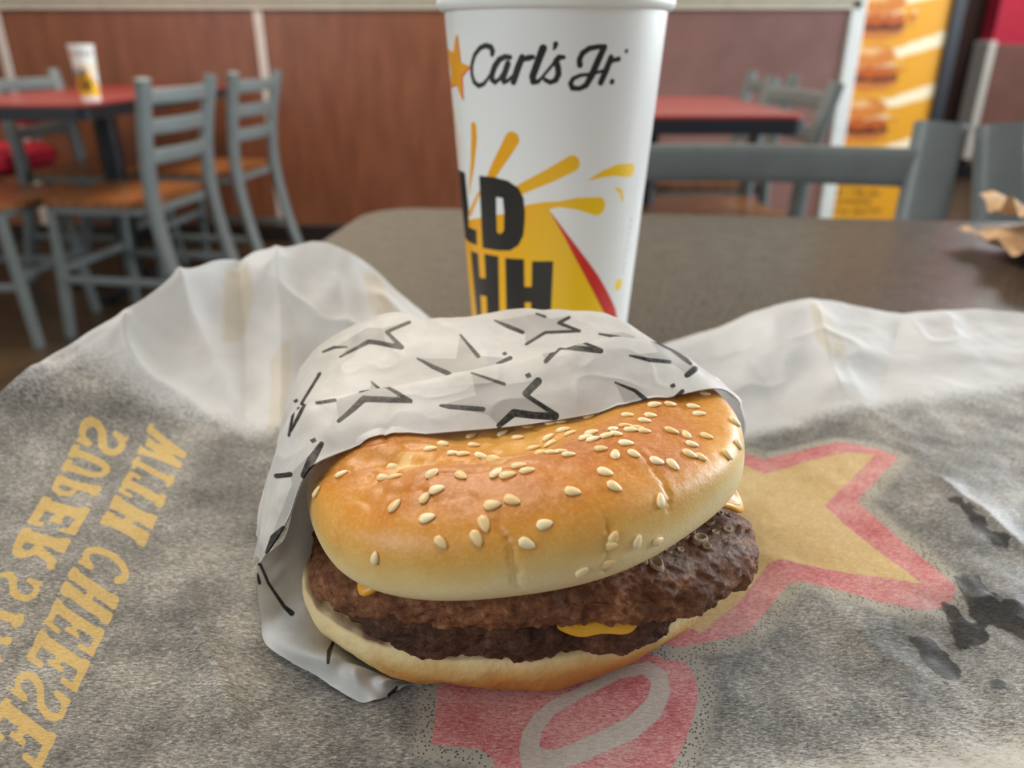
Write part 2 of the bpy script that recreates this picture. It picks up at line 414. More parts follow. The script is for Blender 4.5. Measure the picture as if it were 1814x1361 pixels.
tag(tbl, 'dark speckled laminate table in the foreground, carrying the burger', 'table')

# ------------------------------------------------------------------ paper cup
CR0, CK = .0368, .0655                      # radius at the base, growth per metre of height
CUPX, CUPY, CUPH = .0187, .37, .171
def cup_hit(px, py):                        # print coordinates (arc length at mid radius, height)
    d = ray(px, py); ox, oy = -CUPX, -CUPY
    A = d[0] ** 2 + d[1] ** 2 - (CK * d[2]) ** 2
    R0 = CR0 + CK * CH
    B = 2 * (ox * d[0] + oy * d[1] - R0 * CK * d[2]); C = ox * ox + oy * oy - R0 * R0
    D = B * B - 4 * A * C
    t = (-B - math.sqrt(max(D, 0))) / (2 * A)
    x, y, z = ox + d[0] * t, oy + d[1] * t, CH + d[2] * t
    th = math.atan2(x, -y)
    if D < 0: th += math.copysign(math.sqrt(-D) * 0.9, x)
    return np.array([th * .0435, z])
def cp_(pts, ox, oy, k): return [(ox + p[0] / k, oy + p[1] / k) + tuple(q / k for q in p[2:]) for p in pts]
def cup_pts(pts):                           # (px,py[,r px]) -> cup print coordinates
    out = []
    for p in pts:
        h = cup_hit(p[0], p[1]); out.append(tuple(h) + ((p[2] * .000262,) if len(p) > 2 else ()))
    return out
nth, nz = 640, 330
thv = np.concatenate([np.linspace(-1.9, 1.9, 560), np.linspace(1.9, 2 * math.pi - 1.9, 80 + 2)[1:-1]])
zv = np.linspace(0.0, CUPH, nz)
TH, ZZ = np.meshgrid(thv, zv, indexing='ij')
RR = CR0 + CK * ZZ
# seam of the rolled paper, a shallow overlap down the side
RR = RR + .00025 * smooth(-1.16, -1.10, TH) * (TH < 1.9)
Vc = np.stack([RR * np.sin(TH), -RR * np.cos(TH), ZZ], -1).reshape(-1, 3)
Qc = np.stack([np.where(TH > 1.95, 9, TH).ravel() * .0435, ZZ.ravel()], 1)
k1 = lambda pts: cup_pts(cp_(pts, 780, 40, 5.039))
k2 = lambda pts: cup_pts(cp_(pts, 780, 180, 4.319))
word = [
 [(465,285,14),(470,255,18),(455,220,18),(410,205,16),(360,225,14),(310,290,14),(285,380,14),(285,460,15),(305,530,16),(345,565,15),(390,550,12),(425,505,9),(445,470,7)],
 [(625,310,14),(580,305,16),(530,330,18),(490,390,20),(465,460,20),(465,510,18),(490,535,14),(530,505,10),(570,440,8),(600,370,12)],
 [(605,370,20),(562,500,20),(568,535,12),(605,520,10),(640,480,6)],
 [(732,312,20),(692,410,22),(655,530,20)], [(690,400,10),(740,330,12),(790,315,18),(825,308,14)],
 [(918,230,24),(880,330,22),(825,480,22),(830,530,18),(870,530,12),(910,490,7)],
 [(1030,192,15),(1022,225,9),(1010,240,3)],
 [(1100,310,12),(1060,310,16),(1032,345,18),(1050,400,18),(1055,460,18),(1030,515,16),(980,535,13),(935,510,12)],
 [(900,500,7),(1000,380,8),(1040,330,10)],
 [(1245,380,18),(1240,330,16),(1270,270,16),(1330,230,16),(1410,215,14),(1470,215,12)],
 [(1460,222,20),(1410,330,22),(1350,470,22),(1300,560,18),(1240,590,14),(1180,585,16),(1160,545,14),(1185,500,12),(1250,470,10),(1350,460,8),(1450,430,8)],
 [(1520,312,18),(1480,420,22),(1430,535,20)], [(1480,410,10),(1530,340,12),(1590,325,15)],
 [(1530,528,18)], [(1658,255,13)]]
blk = mini(*[sd_stroke(Qc, k1(w)) - .00022 for w in word])
polyD = cup_pts([(849.5,311),(877,314),(900,320),(919,333),(928,351),(930.5,377),(930,392),(927.6,417),(919,434.5),(904,444),(884.6,444),(855.6,439)])
holeD = cup_pts([(879.6,349),(891,351),(893.5,377),(893,408.7),(886.7,415),(881,411),(880,378)])
blk = np.minimum(blk, np.maximum(sd_poly(Qc, polyD), -sd_poly(Qc, holeD)))
def shift(p, dx): return (p[0] + dx, p[1])
a = cup_pts([(824,306),(831,370),(830,402),(845,407.6),(846,434.5),(830,428)])
a += [shift(a[-1], -.016), (a[0][0] - .0135, a[0][1])]
blk = np.minimum(blk, sd_poly(Qc, a))
a = cup_pts([(895.4,457),(928.7,459),(929.5,508),(942,508),(942.7,462.5),(980.3,462.5),(976,555),(973.5,600),(939,600),(941,535.6),(930,535.6),(931,598),(898.5,594)])
blk = np.minimum(blk, sd_poly(Qc, a))
a = cup_pts([(834,444),(847.6,448.5),(851,492),(861,493),(858.8,449.5),(883.5,454),(885.7,555),(887,592),(865,588),(862.5,525),(852,523),(855,583),(845.5,578)])
blk = np.minimum(blk, sd_poly(Qc, a))
yel = mini(*[sd_stroke(Qc, k2(w)) for w in [
 [(105,60,12),(140,300,16),(155,500,12)], [(258,190,30),(262,280,33),(250,480,25),(225,700,8)],
 [(550,290,52),(500,380,48),(430,500,40),(370,620,30)], [(1005,475,55),(850,560,48),(700,630,40),(600,680,35)],
 [(1200,800,65),(1050,780,42),(900,785,20),(800,800,30),(680,830,40)], [(1450,525,50),(1350,525,40),(1250,550,25),(1130,600,3)],
 [(1340,665,8),(1380,690,18),(1390,750,12)], [(300,700,13),(260,790,16),(230,860,22)]]])
body = cup_pts([(969,366),(930,372),(860,384),(838,388),(822,392)]); body = body + [(body[-1][0] - .02, body[-1][1] - .002)]
tail = cup_pts([(1090,630),(1085,600),(1072,559),(1061,538),(1041,499),(1018,456),(996,413)])
body += [(body[-1][0], tail[0][1])] + tail
yel = mini(yel, sd_poly(Qc, body), sd_stroke(Qc, cup_pts([(1095,504,11)])))
redp = cup_pts([(970,368),(1005,415),(1033,452),(1059,488),(1076,518),(1089,546),(1093,566),(1096,630),(1080,630),(1066,560),(1040,510),(1010,455)])
red = sd_poly(Qc, redp)
starp = cp_([(150,95),(180,350),(270,390),(195,480),(205,700),(145,555),(85,585),(95,440),(50,215),(115,265)], 780, 40, 5.039)
sd_star = sd_poly(Qc, cup_pts(starp)); sd_star2 = sd_poly(Qc, cup_pts([(p[0] + 2.2, p[1] + 1.6) for p in starp]))
yel = np.minimum(yel, sd_star); red = np.minimum(red, sd_star2)
fine = mini(*[sd_box(Qc, *[cup_hit(1117 - (y - 385) * .16, yy) for yy in (y, y + 9)], .00042) for y in range(385, 482, 13)])
Mc = Mat('printed_cup_paper')
wdt = .00016
cc = Mc.mix(Mc.ink('fine', wdt), (.80, .81, .79, 1), S(170, 185, 190))
cc = Mc.mix(Mc.ink('red', wdt), cc, S(206, 34, 26))
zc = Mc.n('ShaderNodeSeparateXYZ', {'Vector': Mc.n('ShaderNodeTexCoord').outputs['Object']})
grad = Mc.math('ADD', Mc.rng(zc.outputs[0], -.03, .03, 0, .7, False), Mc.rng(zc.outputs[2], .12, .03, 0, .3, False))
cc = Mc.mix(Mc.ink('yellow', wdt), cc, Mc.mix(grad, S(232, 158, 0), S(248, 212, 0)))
cc = Mc.mix(Mc.ink('black', wdt), cc, S(22, 20, 17))
Mc.p(Base_Color=cc, Roughness=.38, Coat_Weight=.25, Coat_Roughness=.25)
M_cup = Mc.m
M_cupw = simple('white_cup_paper', (.80, .81, .79, 1), .4, .01)
cup = empty('paper_cup', (CUPX, CUPY, TZ))
mesh_obj('cup_body', Vc, grid_faces(nz, len(thv), True)[:, ::-1] if False else np.stack([
    (lambda U, W: (U * nz + W))(*np.meshgrid(np.arange(len(thv)), np.arange(nz - 1), indexing='ij')),
    (lambda U, W: (((U + 1) % len(thv)) * nz + W))(*np.meshgrid(np.arange(len(thv)), np.arange(nz - 1), indexing='ij')),
    (lambda U, W: (((U + 1) % len(thv)) * nz + W + 1))(*np.meshgrid(np.arange(len(thv)), np.arange(nz - 1), indexing='ij')),
    (lambda U, W: (U * nz + W + 1))(*np.meshgrid(np.arange(len(thv)), np.arange(nz - 1), indexing='ij'))], -1).reshape(-1, 4),
    M_cup, cup, True, {'black': blk, 'yellow': yel, 'red': red, 'fine': fine})
rt = CR0 + CK * CUPH
m = MB(); prof = [(rt - .0012 + .0022 * (1 + math.cos(t)) , CUPH + .0012 + .0030 * math.sin(t)) for t in np.linspace(-math.pi, math.pi, 15)[:-1]]
V = []; n = 96
for (r, z) in prof:
    for k in range(n): V.append((r * math.cos(2 * math.pi * k / n), r * math.sin(2 * math.pi * k / n), z))
F = [(i * n + k, i * n + (k + 1) % n, ((i + 1) % len(prof)) * n + (k + 1) % n, ((i + 1) % len(prof)) * n + k) for i in range(len(prof)) for k in range(n)]
mesh_obj('rolled_rim', V, F, M_cupw, cup, True)
m = MB(); m.lathe([(.001, .008), (CR0 - .001, .008), (CR0 + CK * .15 - .002, .15), (.001, .15)], 64); m.build('inner_wall', M_cupw, cup, True)
tag(cup, 'large white paper cup with yellow splash print standing behind the burger', 'cup')
cup2 = copy_tree(cup); cup2.location = (-1.335, 2.60, .75); cup2.rotation_euler.z = math.radians(44); cup2.scale = (.76, .76, .94)
tag(cup2, 'small distant paper cup standing on the red table at left', 'cup')

# ------------------------------------------------------------------ outer sandwich paper under the burger
B = np.array([(-400,980,.012),(-150,800,.025),(0,697,.035),(130,608,.045),(240,540,.055),(340,480,.062),(385,455,.064),(420,443,.064),(455,444,.063),(487,456,.060),(510,447,.061),(550,430,.064),(580,430,.064),(620,445,.060),(660,472,.050),(700,512,.040),(760,562,.022),(850,640,.008),(960,660,.006),(1080,645,.006),(1180,608,.012),(1270,580,.020),(1330,555,.028),(1380,540,.034),(1430,528,.036),(1480,533,.034),(1560,548,.030),(1640,550,.030),(1740,545,.030),(1814,555,.028),(2000,590,.022),(2300,700,.012)], float)
M3 = np.array([(-500,1060,.010),(-180,890,.018),(60,720,.030),(220,650,.036),(400,590,.036),(480,580,.034),(600,600,.026),(760,680,.006),(960,720,.004),(1180,690,.005),(1330,655,.016),(1430,610,.022),(1560,620,.021),(1814,620,.020),(2000,650,.018),(2400,800,.010)], float)
M2 = np.array([(-600,1150,.006),(-200,980,.010),(100,860,.013),(300,790,.015),(480,750,.012),(560,720,.007),(800,770,.003),(1000,770,.003),(1300,765,.004),(1450,725,.009),(1600,705,.012),(1814,695,.012),(2000,710,.011),(2500,880,.006)], float)
M1 = np.array([(-800,1180,.004),(0,1120,.007),(250,1120,.005),(480,1150,.003),(1300,1150,.003),(1600,1120,.004),(1814,1100,.006),(2600,1150,.004)], float)
F0 = np.array([(-1400,1640,.003),(0,1620,.004),(3200,1640,.003)], float)
spans = [(-1300, 3100), (-800, 2600), (-500, 2350), (-420, 2250), (-300, 2200)]
ns, nt = 520, 380
rows = []
for R, (l, r) in zip((F0, M1, M2, M3, B), spans):
    px = np.linspace(l, r, ns)
    if R is not F0:                          # denser in view
        s_ = np.linspace(-1, 1, ns); s_ = s_ * .75 + s_ ** 3 * .25; px = (l + r) / 2 + s_ * (r - l) / 2
    py = np.interp(px, R[:, 0], R[:, 1]); pz = np.interp(px, R[:, 0], R[:, 2])
    kk = 9; ker = np.hanning(kk + 2)[1:-1]; ker /= ker.sum()
    sm = lambda a: np.convolve(np.pad(a, kk // 2, mode='edge'), ker, 'valid')
    py, pz = sm(py), sm(pz)
    rows.append(np.array([at_z(a_, b_, c_) for a_, b_, c_ in zip(px, py, pz)]))
G = catmull(np.array(rows), nt)             # (nt, ns, 3)
G = G.reshape(-1, 3)
tt = np.repeat(np.linspace(0, 1, nt), ns)
BC = np.array([.004, .192])                 # where the burger sits
rb_ = np.hypot(G[:, 0] - BC[0], G[:, 1] - BC[1])
flat = smooth(.045, .085, rb_)
P2 = np.c_[G[:, :2], np.zeros(len(G))]
rid = 1 - np.abs(fbm(P2, 16, 3, 5)); rid = np.maximum(rid, 0) ** 3
amp = .0006 + .0036 * smooth(.4, .85, tt) * (.4 + .6 * smooth(.05, -.05, G[:, 0]))
edgefade = 1 - .75 * smooth(.93, 1.0, tt)
dz = flat * (amp * (rid - .45) * 1.4 * edgefade + .0011 * fbm(P2, 20, 2, 31) * (1 - .6 * smooth(.9, 1, tt)) + .00035 * fbm(P2, 95, 3, 44))
def crease(p, q, w, h, z=.004):              # a pinched fold between two photo points
    a_, b_ = at_z(*p, z)[:2], at_z(*q, z)[:2]; e = b_ - a_; L = np.hypot(*e); e /= L
    u_ = (G[:, :2] - a_) @ e; v_ = (G[:, :2] - a_) @ np.array([-e[1], e[0]])
    k_ = smooth(-.1 * L, .15 * L, u_) * smooth(1.1 * L, .85 * L, u_)
    return h * np.exp(-np.abs(v_) / w) * k_
dz += crease((330,1060), (440,1330), .006, .0028) + crease((470,1170), (300,1300), .007, .0012)
dz += crease((300,560), (430,660), .005, .005, .035) + crease((440,470), (410,640), .010, -.006, .045) + crease((500,460), (470,640), .008, .006, .05)
dz += crease((1440,560), (1500,640), .008, .005, .028) + crease((1300,600), (1420,700), .012, -.003, .02) + crease((1600,560), (1560,680), .010, -.003, .02)
dz += crease((1500,1130), (1814,1060), .010, .002) + crease((1640,860), (1814,1000), .008, .003) + crease((1280,1260), (1640,1220), .010, .0015)
dz += crease((20,760), (250,700), .010, .002, .02) + crease((600,520), (640,600), .008, .004, .04)
G[:, 2] = np.maximum(G[:, 2] + dz, .0006)
sheet_bvh = BVHTree.FromPolygons([Vector(v) for v in G], grid_faces(nt, ns).tolist())
def on_sheet(px, py):
    d = ray(px, py); h = sheet_bvh.ray_cast(Vector((0, 0, CH)), Vector(d))[0]
    if h is None: return at_z(px, py, .004)[:2]
    return np.array(h[:2])
def shp(pts): return [tuple(on_sheet(p[0], p[1])) + ((p[2] * .00017,) if len(p) > 2 else ()) for p in pts]
Qs = G[:, :2]
k8 = lambda pts: cp_(pts, 740, 760, 1.689)
so = shp(k8([(560,160),(760,120),(985,75),(1035,92),(1270,40),(1380,60),(1440,85),(1315,215),(1610,470),(1605,500),(1560,540),(1490,540),(1150,455),(1110,465),(980,615),(780,655),(600,600)]))
si = shp(k8([(600,200),(760,150),(985,110),(1030,135),(1290,70),(1370,75),(1215,230),(1510,465),(1090,390),(1050,400),(960,520),(850,610),(825,600),(650,500)]))
d_so, d_si = sd_poly(Qs, so), sd_poly(Qs, si)
ro = shp(k8([(60,760),(50,870),(40,945),(100,950),(190,960),(225,985),(230,1015),(240,1150),(700,1150),(745,1040),(790,960),(820,880),(840,800),(830,740),(800,700),(740,690),(600,640),(300,640)]))
rgo = shp(k8([(310,960),(320,910),(350,860),(400,820),(500,770),(600,720),(690,700),(740,730),(750,790),(720,860),(650,920),(560,960),(470,1000),(400,1018),(320,1018)]))
rgi = shp(k8([(350,960),(360,900),(400,850),(480,800),(600,740),(680,725),(710,760),(700,810),(640,870),(560,910),(470,950),(400,975)]))
d_ro, d_rgo, d_rgi = sd_poly(Qs, ro), sd_poly(Qs, rgo) - .0006, sd_poly(Qs, rgi) + .0010
d_red = np.minimum(np.maximum(d_so, -d_si), np.maximum(d_ro, -np.maximum(d_rgo, -d_rgi)))
d_yel = d_si
d_art = np.minimum(d_so, d_ro)
gp = shp([(-400,900),(-60,700),(60,650),(135,622),(200,650),(250,690),(320,722),(400,742),(480,760),(520,765)]) + shp([(1320,772),(1360,762),(1420,745),(1480,727),(1560,716),(1650,705),(1740,690),(1814,682)])
gp = gp + [(gp[-1][0] + .3, gp[-1][1] + .02), (.6, -.2), (-.6, -.2), (-.6, gp[0][1])]
d_gray = np.maximum(sd_poly(Qs, gp), -sd_poly(Qs, shp([(1200,1410),(1500,1368),(1814,1332),(2200,1300),(2200,1620),(1200,1620)]))) + .003 * fbm(P2, 60, 3, 71) * .4
# mirrored slab-serif lettering seen through the paper
H_ = .085; T_ = .125
LET = {
 'I': [('b',(.5,0),(.5,1),T_),('b',(.1,H_),(.9,H_),H_),('b',(.1,1-H_),(.9,1-H_),H_)],
 'H': [('b',(.26,0),(.26,1),T_),('b',(.74,0),(.74,1),T_),('b',(.26,.5),(.74,.5),H_)] + [('b',(x-.21,y),(x+.21,y),H_) for x in (.24,.76) for y in (H_,1-H_)],
 'T': [('b',(.5,0),(.5,1),T_),('b',(.02,.92),(.98,.92),.08),('b',(.09,.95),(.09,.66),.06),('b',(.91,.95),(.91,.66),.06),('b',(.22,H_),(.78,H_),H_)],
 'E': [('b',(.28,0),(.28,1),T_),('b',(.04,.93),(.96,.93),H_),('b',(.04,.07),(.96,.07),H_),('b',(.28,.5),(.68,.5),H_),('b',(.9,1),(.9,.68),.06),('b',(.9,0),(.9,.32),.06),('b',(.68,.36),(.68,.64),.055)],
 'W': [('b',(.12,1),(.3,0),.085),('b',(.5,.8),(.3,0),.075),('b',(.5,.8),(.7,0),.085),('b',(.88,1),(.7,0),.075),('b',(-.02,.94),(.27,.94),.06),('b',(.73,.94),(1.02,.94),.06),('b',(.36,.86),(.64,.86),.06)],
 'C': [('s',[(.52+.36*math.cos(math.radians(t)),.5+.42*math.sin(math.radians(t)),.085) for t in range(38,325,18)]),('b',(.86,.97),(.86,.64),.06)],
 'S': [('s',[(.83,.70,.07),(.78,.84,.07),(.62,.92,.075),(.4,.92,.085),(.2,.82,.09),(.17,.68,.095),(.3,.56,.1),(.5,.5,.1),(.72,.43,.1),(.83,.3,.095),(.78,.15,.09),(.6,.08,.085),(.38,.08,.075),(.2,.16,.07),(.14,.30,.07)]),('b',(.88,.97),(.88,.66),.055),('b',(.12,.03),(.12,.34),.055)],
 'U': [('s',[(.25,.9,.09),(.25,.35,.09),(.32,.17,.09),(.5,.09,.085),(.68,.17,.08),(.76,.35,.08),(.76,.9,.08)]),('b',(.03,1-H_),(.47,1-H_),H_),('b',(.55,1-H_),(.97,1-H_),H_)],
 'P': [('b',(.27,0),(.27,1),T_),('b',(.04,H_),(.52,H_),H_),('b',(.04,1-H_),(.55,1-H_),H_),('s',[(.5,.93,.075),(.72,.88,.085),(.83,.72,.09),(.72,.54,.085),(.5,.49,.07),(.3,.49,.07)])],
 'R': [('b',(.27,0),(.27,1),T_),('b',(.04,H_),(.48,H_),H_),('b',(.04,1-H_),(.55,1-H_),H_),('s',[(.5,.93,.075),(.7,.88,.085),(.8,.73,.09),(.7,.56,.085),(.5,.51,.07),(.3,.51,.07)]),('s',[(.55,.5,.08),(.7,.3,.09),(.78,.1,.07),(.95,.08,.06)])],
 'A': [('b',(.12,0),(.47,1),.08),('b',(.88,0),(.53,1),.1),('b',(.25,.33),(.75,.33),H_),('b',(-.02,H_),(.3,H_),H_),('b',(.66,H_),(1.04,H_),H_)],
}
def text_line(b0, b1, c0, c1, letters):
    base0, base1, cap0, cap1 = [on_sheet(*p) for p in (b0, b1, c0, c1)]
    up = ((cap0 - base0) + (cap1 - base1)) / 2 if c1 else cap0 - base0
    Hc = np.hypot(*up); d = np.full(len(Qs), 1e9)
    for ch, y0, y1 in letters:
        fx = lambda y: b0[0] + (b1[0] - b0[0]) * (y - b0[1]) / (b1[1] - b0[1])
        p, q = on_sheet(fx(y0), y0), on_sheet(fx(y1), y1)
        e = q - p; Wd = np.hypot(*e)
        M_ = np.linalg.inv(np.stack([e, up], 1)); L = (Qs - p) @ M_.T
        near = (L[:, 0] > -.6) & (L[:, 0] < 1.6) & (L[:, 1] > -.6) & (L[:, 1] < 1.6)
        Lm = L[near] * np.array([Wd, Hc]); dd = np.full(len(Lm), 1e9); sc_ = np.array([Wd, Hc])
        for it in LET[ch]:
            if it[0] == 'b': dd = np.minimum(dd, sd_box(Lm, np.array(it[1]) * sc_, np.array(it[2]) * sc_, it[3] * 1.15 * min(Hc, Wd * 1.2)))
            else: dd = np.minimum(dd, sd_stroke(Lm, [(x * Wd, y * Hc, r * 1.12 * min(Hc, Wd * 1.2)) for x, y, r in it[1]]))
        d[near] = np.minimum(d[near], dd)
    return d
L1 = [('S',776,816),('U',817,858),('P',861,896),('E',899,950),('R',955,1011),('S',1032,1076),('T',1082,1126),('A',1132,1180),('R',1186,1240)]
L2 = [('W',795,840),('I',842,869),('T',871,911),('H',914,972),('C',1000,1053),('H',1058,1111),('E',1115,1166),('E',1171,1230),('S',1240,1294),('E',1300,1372)]
d_txt = np.minimum(text_line((232,775), (95,1010), (158,745), (8,975), L1), text_line((334,797), (75,1361), (265,762), (-18,1270), L2))
wet = mini(*[sd_stroke(Qs, shp(w)) for w in [[(1715,1030,16),(1745,1085,38),(1800,1100,30)], [(1690,1085,12),(1722,1128,34)], [(1765,1212,15)], [(1640,1140,14),(1672,1182,20)], [(1690,880,8),(1735,930,18),(1775,960,10)], [(1600,1120,6),(1640,1150,10)], [(1835,1090,30)]]]) + .0024 * fbm(P2, 230, 4, 91)
damp = mini(*[sd_stroke(Qs, shp(w)) for w in [[(1690,860,40),(1740,900,60),(1800,950,40)], [(1660,1080,60),(1740,1110,90),(1830,1100,60)]]]) + .002 * fbm(P2, 120, 3, 93)
def paper_tail(m, col, rough, trans=.22, bumpn=None):
    m.p(Base_Color=col, Roughness=rough)
    tr = m.n('ShaderNodeBsdfTranslucent', {'Color': col})
    mx = m.n('ShaderNodeMixShader', {0: trans}); m.t.links.new(m.b.outputs[0], mx.inputs[1]); m.t.links.new(tr.outputs[0], mx.inputs[2]); m.t.links.new(mx.outputs[0], m.out.inputs[0])
Ms = Mat('printed_sandwich_paper')
fv = Ms.coord(scale=(1, 3.2, 1), rot=(0, 0, .5)); fib = Ms.noise(620, 6, .72, fv, 0.6); fib2 = Ms.noise(1500, 3, .7, Ms.coord(scale=(1, 2.2, 1), rot=(0, 0, -.4)))
blot = Ms.noise(42, 4, .6)
mixn = Ms.math('ADD', Ms.math('ADD', Ms.math('MULTIPLY', fib, .52), Ms.math('MULTIPLY', fib2, .22)), Ms.math('MULTIPLY', blot, .26))
gcol = Ms.ramp(mixn, [(.39, S(58, 58, 57)), (.47, S(108, 107, 103)), (.54, S(156, 153, 147)), (.61, S(214, 209, 197))])
wcol = Ms.ramp(Ms.noise(30, 4), [(.3, (.63, .635, .63, 1)), (.7, (.755, .77, .785, 1))])
stip = Ms.rng(Ms.voro(1150), .34, .28)
halo = Ms.rng(Ms.attr('art'), .0070, .0022)
gcol = Ms.mix(Ms.math('MULTIPLY', halo, .85), gcol, Ms.mix(stip, S(186, 179, 164), S(64, 62, 61)))
edge_n = Ms.math('ADD', Ms.attr('gray'), Ms.math('MULTIPLY', Ms.math('SUBTRACT', fib, .5), .03))
wcol = Ms.mix(Ms.math('MULTIPLY', Ms.rng(Ms.attr('lit_doubled_tint'), .0012, -.0012), .6), wcol, S(208, 198, 176))
c = Ms.mix(Ms.rng(edge_n, .006, -.010), wcol, gcol)
pale = Ms.rng(mixn, .42, .6)
c = Ms.mix(Ms.ink('ring_fill', .0003), c, Ms.mix(pale, S(190, 172, 160), S(216, 204, 190)))
c = Ms.mix(Ms.ink('red', .0003), c, Ms.ramp(mixn, [(.38, S(172, 74, 80)), (.47, S(206, 116, 118)), (.56, S(228, 176, 168))]))
c = Ms.mix(Ms.ink('yellow', .0003), c, Ms.ramp(mixn, [(.39, S(196, 158, 98)), (.5, S(216, 184, 124)), (.6, S(234, 212, 162))]))
c = Ms.mix(Ms.ink('text', .00025), c, Ms.ramp(mixn, [(.4, S(186, 152, 80)), (.58, S(224, 194, 124))]))
dm = Ms.rng(Ms.attr('damp'), .006, -.006); wm = Ms.rng(Ms.attr('wet'), .0008, -.0008)
c = Ms.mix(Ms.math('MULTIPLY', dm, .35), c, S(70, 68, 66)); c = Ms.mix(Ms.math('MULTIPLY', wm, .82), c, S(40, 40, 40))
rgh = Ms.math('SUBTRACT', .58, Ms.math('ADD', Ms.math('MULTIPLY', dm, .22), Ms.math('MULTIPLY', wm, .28)))
Ms.bump(Ms.math('ADD', fib, Ms.math('MULTIPLY', wm, .8)), .22, .0006)
paper_tail(Ms, c, rgh, .2)
d_ring = np.maximum(d_rgo, -d_rgi)
d_lit_dbl = mini(*[sd_poly(Qs, shp(w)) for w in [[(400,480),(440,462),(450,520),(425,605),(392,605)], [(478,640),(514,600),(508,790),(472,800)], [(1434,536),(1458,536),(1500,620),(1478,640),(1445,600)], [(640,470),(670,490),(700,560),(660,560)], [(1150,1330),(1814,1270),(2300,1240),(2300,1640),(1150,1640)]]])  # beige tint: lit strips painted in, with fold overlaps and the unprinted corner
Gw = G + np.array([0, 0, 0])
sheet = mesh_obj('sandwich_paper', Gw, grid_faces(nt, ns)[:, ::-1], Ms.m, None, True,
    {'art': d_art, 'gray': d_gray, 'ring_fill': d_ring, 'red': d_red, 'yellow': d_yel, 'text': d_txt, 'wet': wet, 'damp': damp, 'lit_doubled_tint': d_lit_dbl})
sheet.location = (0, 0, TZ)
tag(sheet, 'open sheet of grey printed sandwich paper with yellow lettering, spread under the burger', 'paper')

# ------------------------------------------------------------------ the hamburger
BO = np.array([.004, .19, .0])              # burger origin in table coordinates
burger = empty('hamburger', (BO[0], BO[1], TZ))
tag(burger, 'double cheeseburger on a sesame bun half wrapped in white paper', 'burger')

def slab(R, prof, nth, radial=None, seed=0):   # prof: (r 0..1, z) list from underside centre to top centre
    pr = catmull(np.array(prof), 150)
    th = np.linspace(0, 2 * math.pi, nth, endpoint=False)
    rad = np.full(nth, R) if radial is None else radial(th)
    r = pr[:, 0][:, None] * rad[None, :]
    V = np.stack([r * np.cos(th)[None, :], r * np.sin(th)[None, :], np.repeat(pr[:, 1][:, None], nth, 1)], -1).reshape(-1, 3)
    s = np.repeat(np.linspace(0, 1, 150), nth)
    return V, grid_faces(150, nth, True)[:, ::-1], s, np.tile(th, 150), np.repeat(pr[:, 0], nth)
def rotY(V, a):
    c_, s_ = math.cos(a), math.sin(a); return np.stack([V[:, 0] * c_ + V[:, 2] * s_, V[:, 1], -V[:, 0] * s_ + V[:, 2] * c_], 1)
def rotX(V, a):
    c_, s_ = math.cos(a), math.sin(a); return np.stack([V[:, 0], V[:, 1] * c_ - V[:, 2] * s_, V[:, 1] * s_ + V[:, 2] * c_], 1)
def bump_at(th, a, w): return np.exp(-(((th - a + math.pi) % (2 * math.pi) - math.pi) / w) ** 2)

# crown
CRN_C = np.array([.0040, .1895, .0455]); CR = .0595
prof = [(0, .003), (.5, .002), (.82, .0), (.93, .0008), (.985, .004), (1.0, .009), (.988, .0138), (.945, .0178), (.86, .0208), (.74, .0226), (.62, .0226), (.48, .0206), (.3, .0172), (0, .0155)]
def crad(th): return CR * (1 + .012 * np.sin(2 * th + .6) + .008 * np.sin(3 * th + 2) + .006 * np.sin(5 * th) - .055 * bump_at(th, -.80, .42) + .03 * bump_at(th, -2.15, .35))
V, F, s, th, rr = slab(CR, prof, 420, crad)
top = smooth(.45, .7, s)
V[:, 2] += top * (.0016 * fbm(V, 28, 2, 3) + .0005 * fbm(V, 110, 3, 8))
V[:, 2] -= top * .0035 * np.exp(-(((V[:, 0] + .034) / .016) ** 2 + ((V[:, 1] + .022) / .010) ** 2)) * 0.6
V[:, 2] -= top * .0022 * np.exp(-((V[:, 0] * .35 + V[:, 1] + .0335) / .0028) ** 2) * smooth(-.05, -.03, V[:, 0]) * smooth(.0, -.02, V[:, 0])
V[:, :2] *= (1 + .010 * fbm(V, 30, 2, 13) * smooth(.9, 1.0, rr))[:, None]
# creases down the front face
for a_, d_, s0, s1, sl in ((-1.62, .0010, .30, .62, .10), (-1.24, .0008, .27, .55, -.15), (-.93, .0007, .42, .72, -.35), (-2.35, .0006, .35, .6, .3)):
    k_ = bump_at(th + sl * (s - .45) + .02 * fbm(np.c_[s * 14, 0 * s + a_, 0 * s], 1.0, 3, 19), a_, .0085) * smooth(s0, s0 + .06, s) * smooth(s1, s1 - .08, s)
    V[:, :2] *= (1 - d_ / CR * k_)[:, None]; V[:, 2] -= .5 * d_ * k_
# shallow wrinkles on the ridge, left of the middle
wr = np.maximum(0, 1 - np.abs(fbm(V * [1, 1.6, 1], 75, 2, 29)) * 2.2) ** 3 * smooth(.02, -.01, V[:, 0]) * smooth(-.055, -.04, V[:, 1]) * top
V[:, 2] -= .0009 * wr
zl = V[:, 2].copy()
torn = np.exp(-(((V[:, 0] + .0270) / .0045) ** 2 + ((V[:, 1] + .0240) / .0055) ** 2) ** 1.5)
torn = np.maximum(torn, .5 * np.exp(-(((V[:, 0] + .003) / .0022) ** 2 + ((V[:, 1] + .034) / .0022) ** 2)))
torn *= smooth(-.1, .25, fbm(V, 240, 3, 61)) * top
bake = smooth(.0025, .0245, zl) + .10 * fbm(V, 40, 3, 21) + .05 * fbm(V, 160, 3, 27) - .20 * smooth(.034, .056, V[:, 0]) - .12 * smooth(-.045, -.058, V[:, 0])
V[:, 2] -= .0040 * (V[:, 0] / CR) ** 2
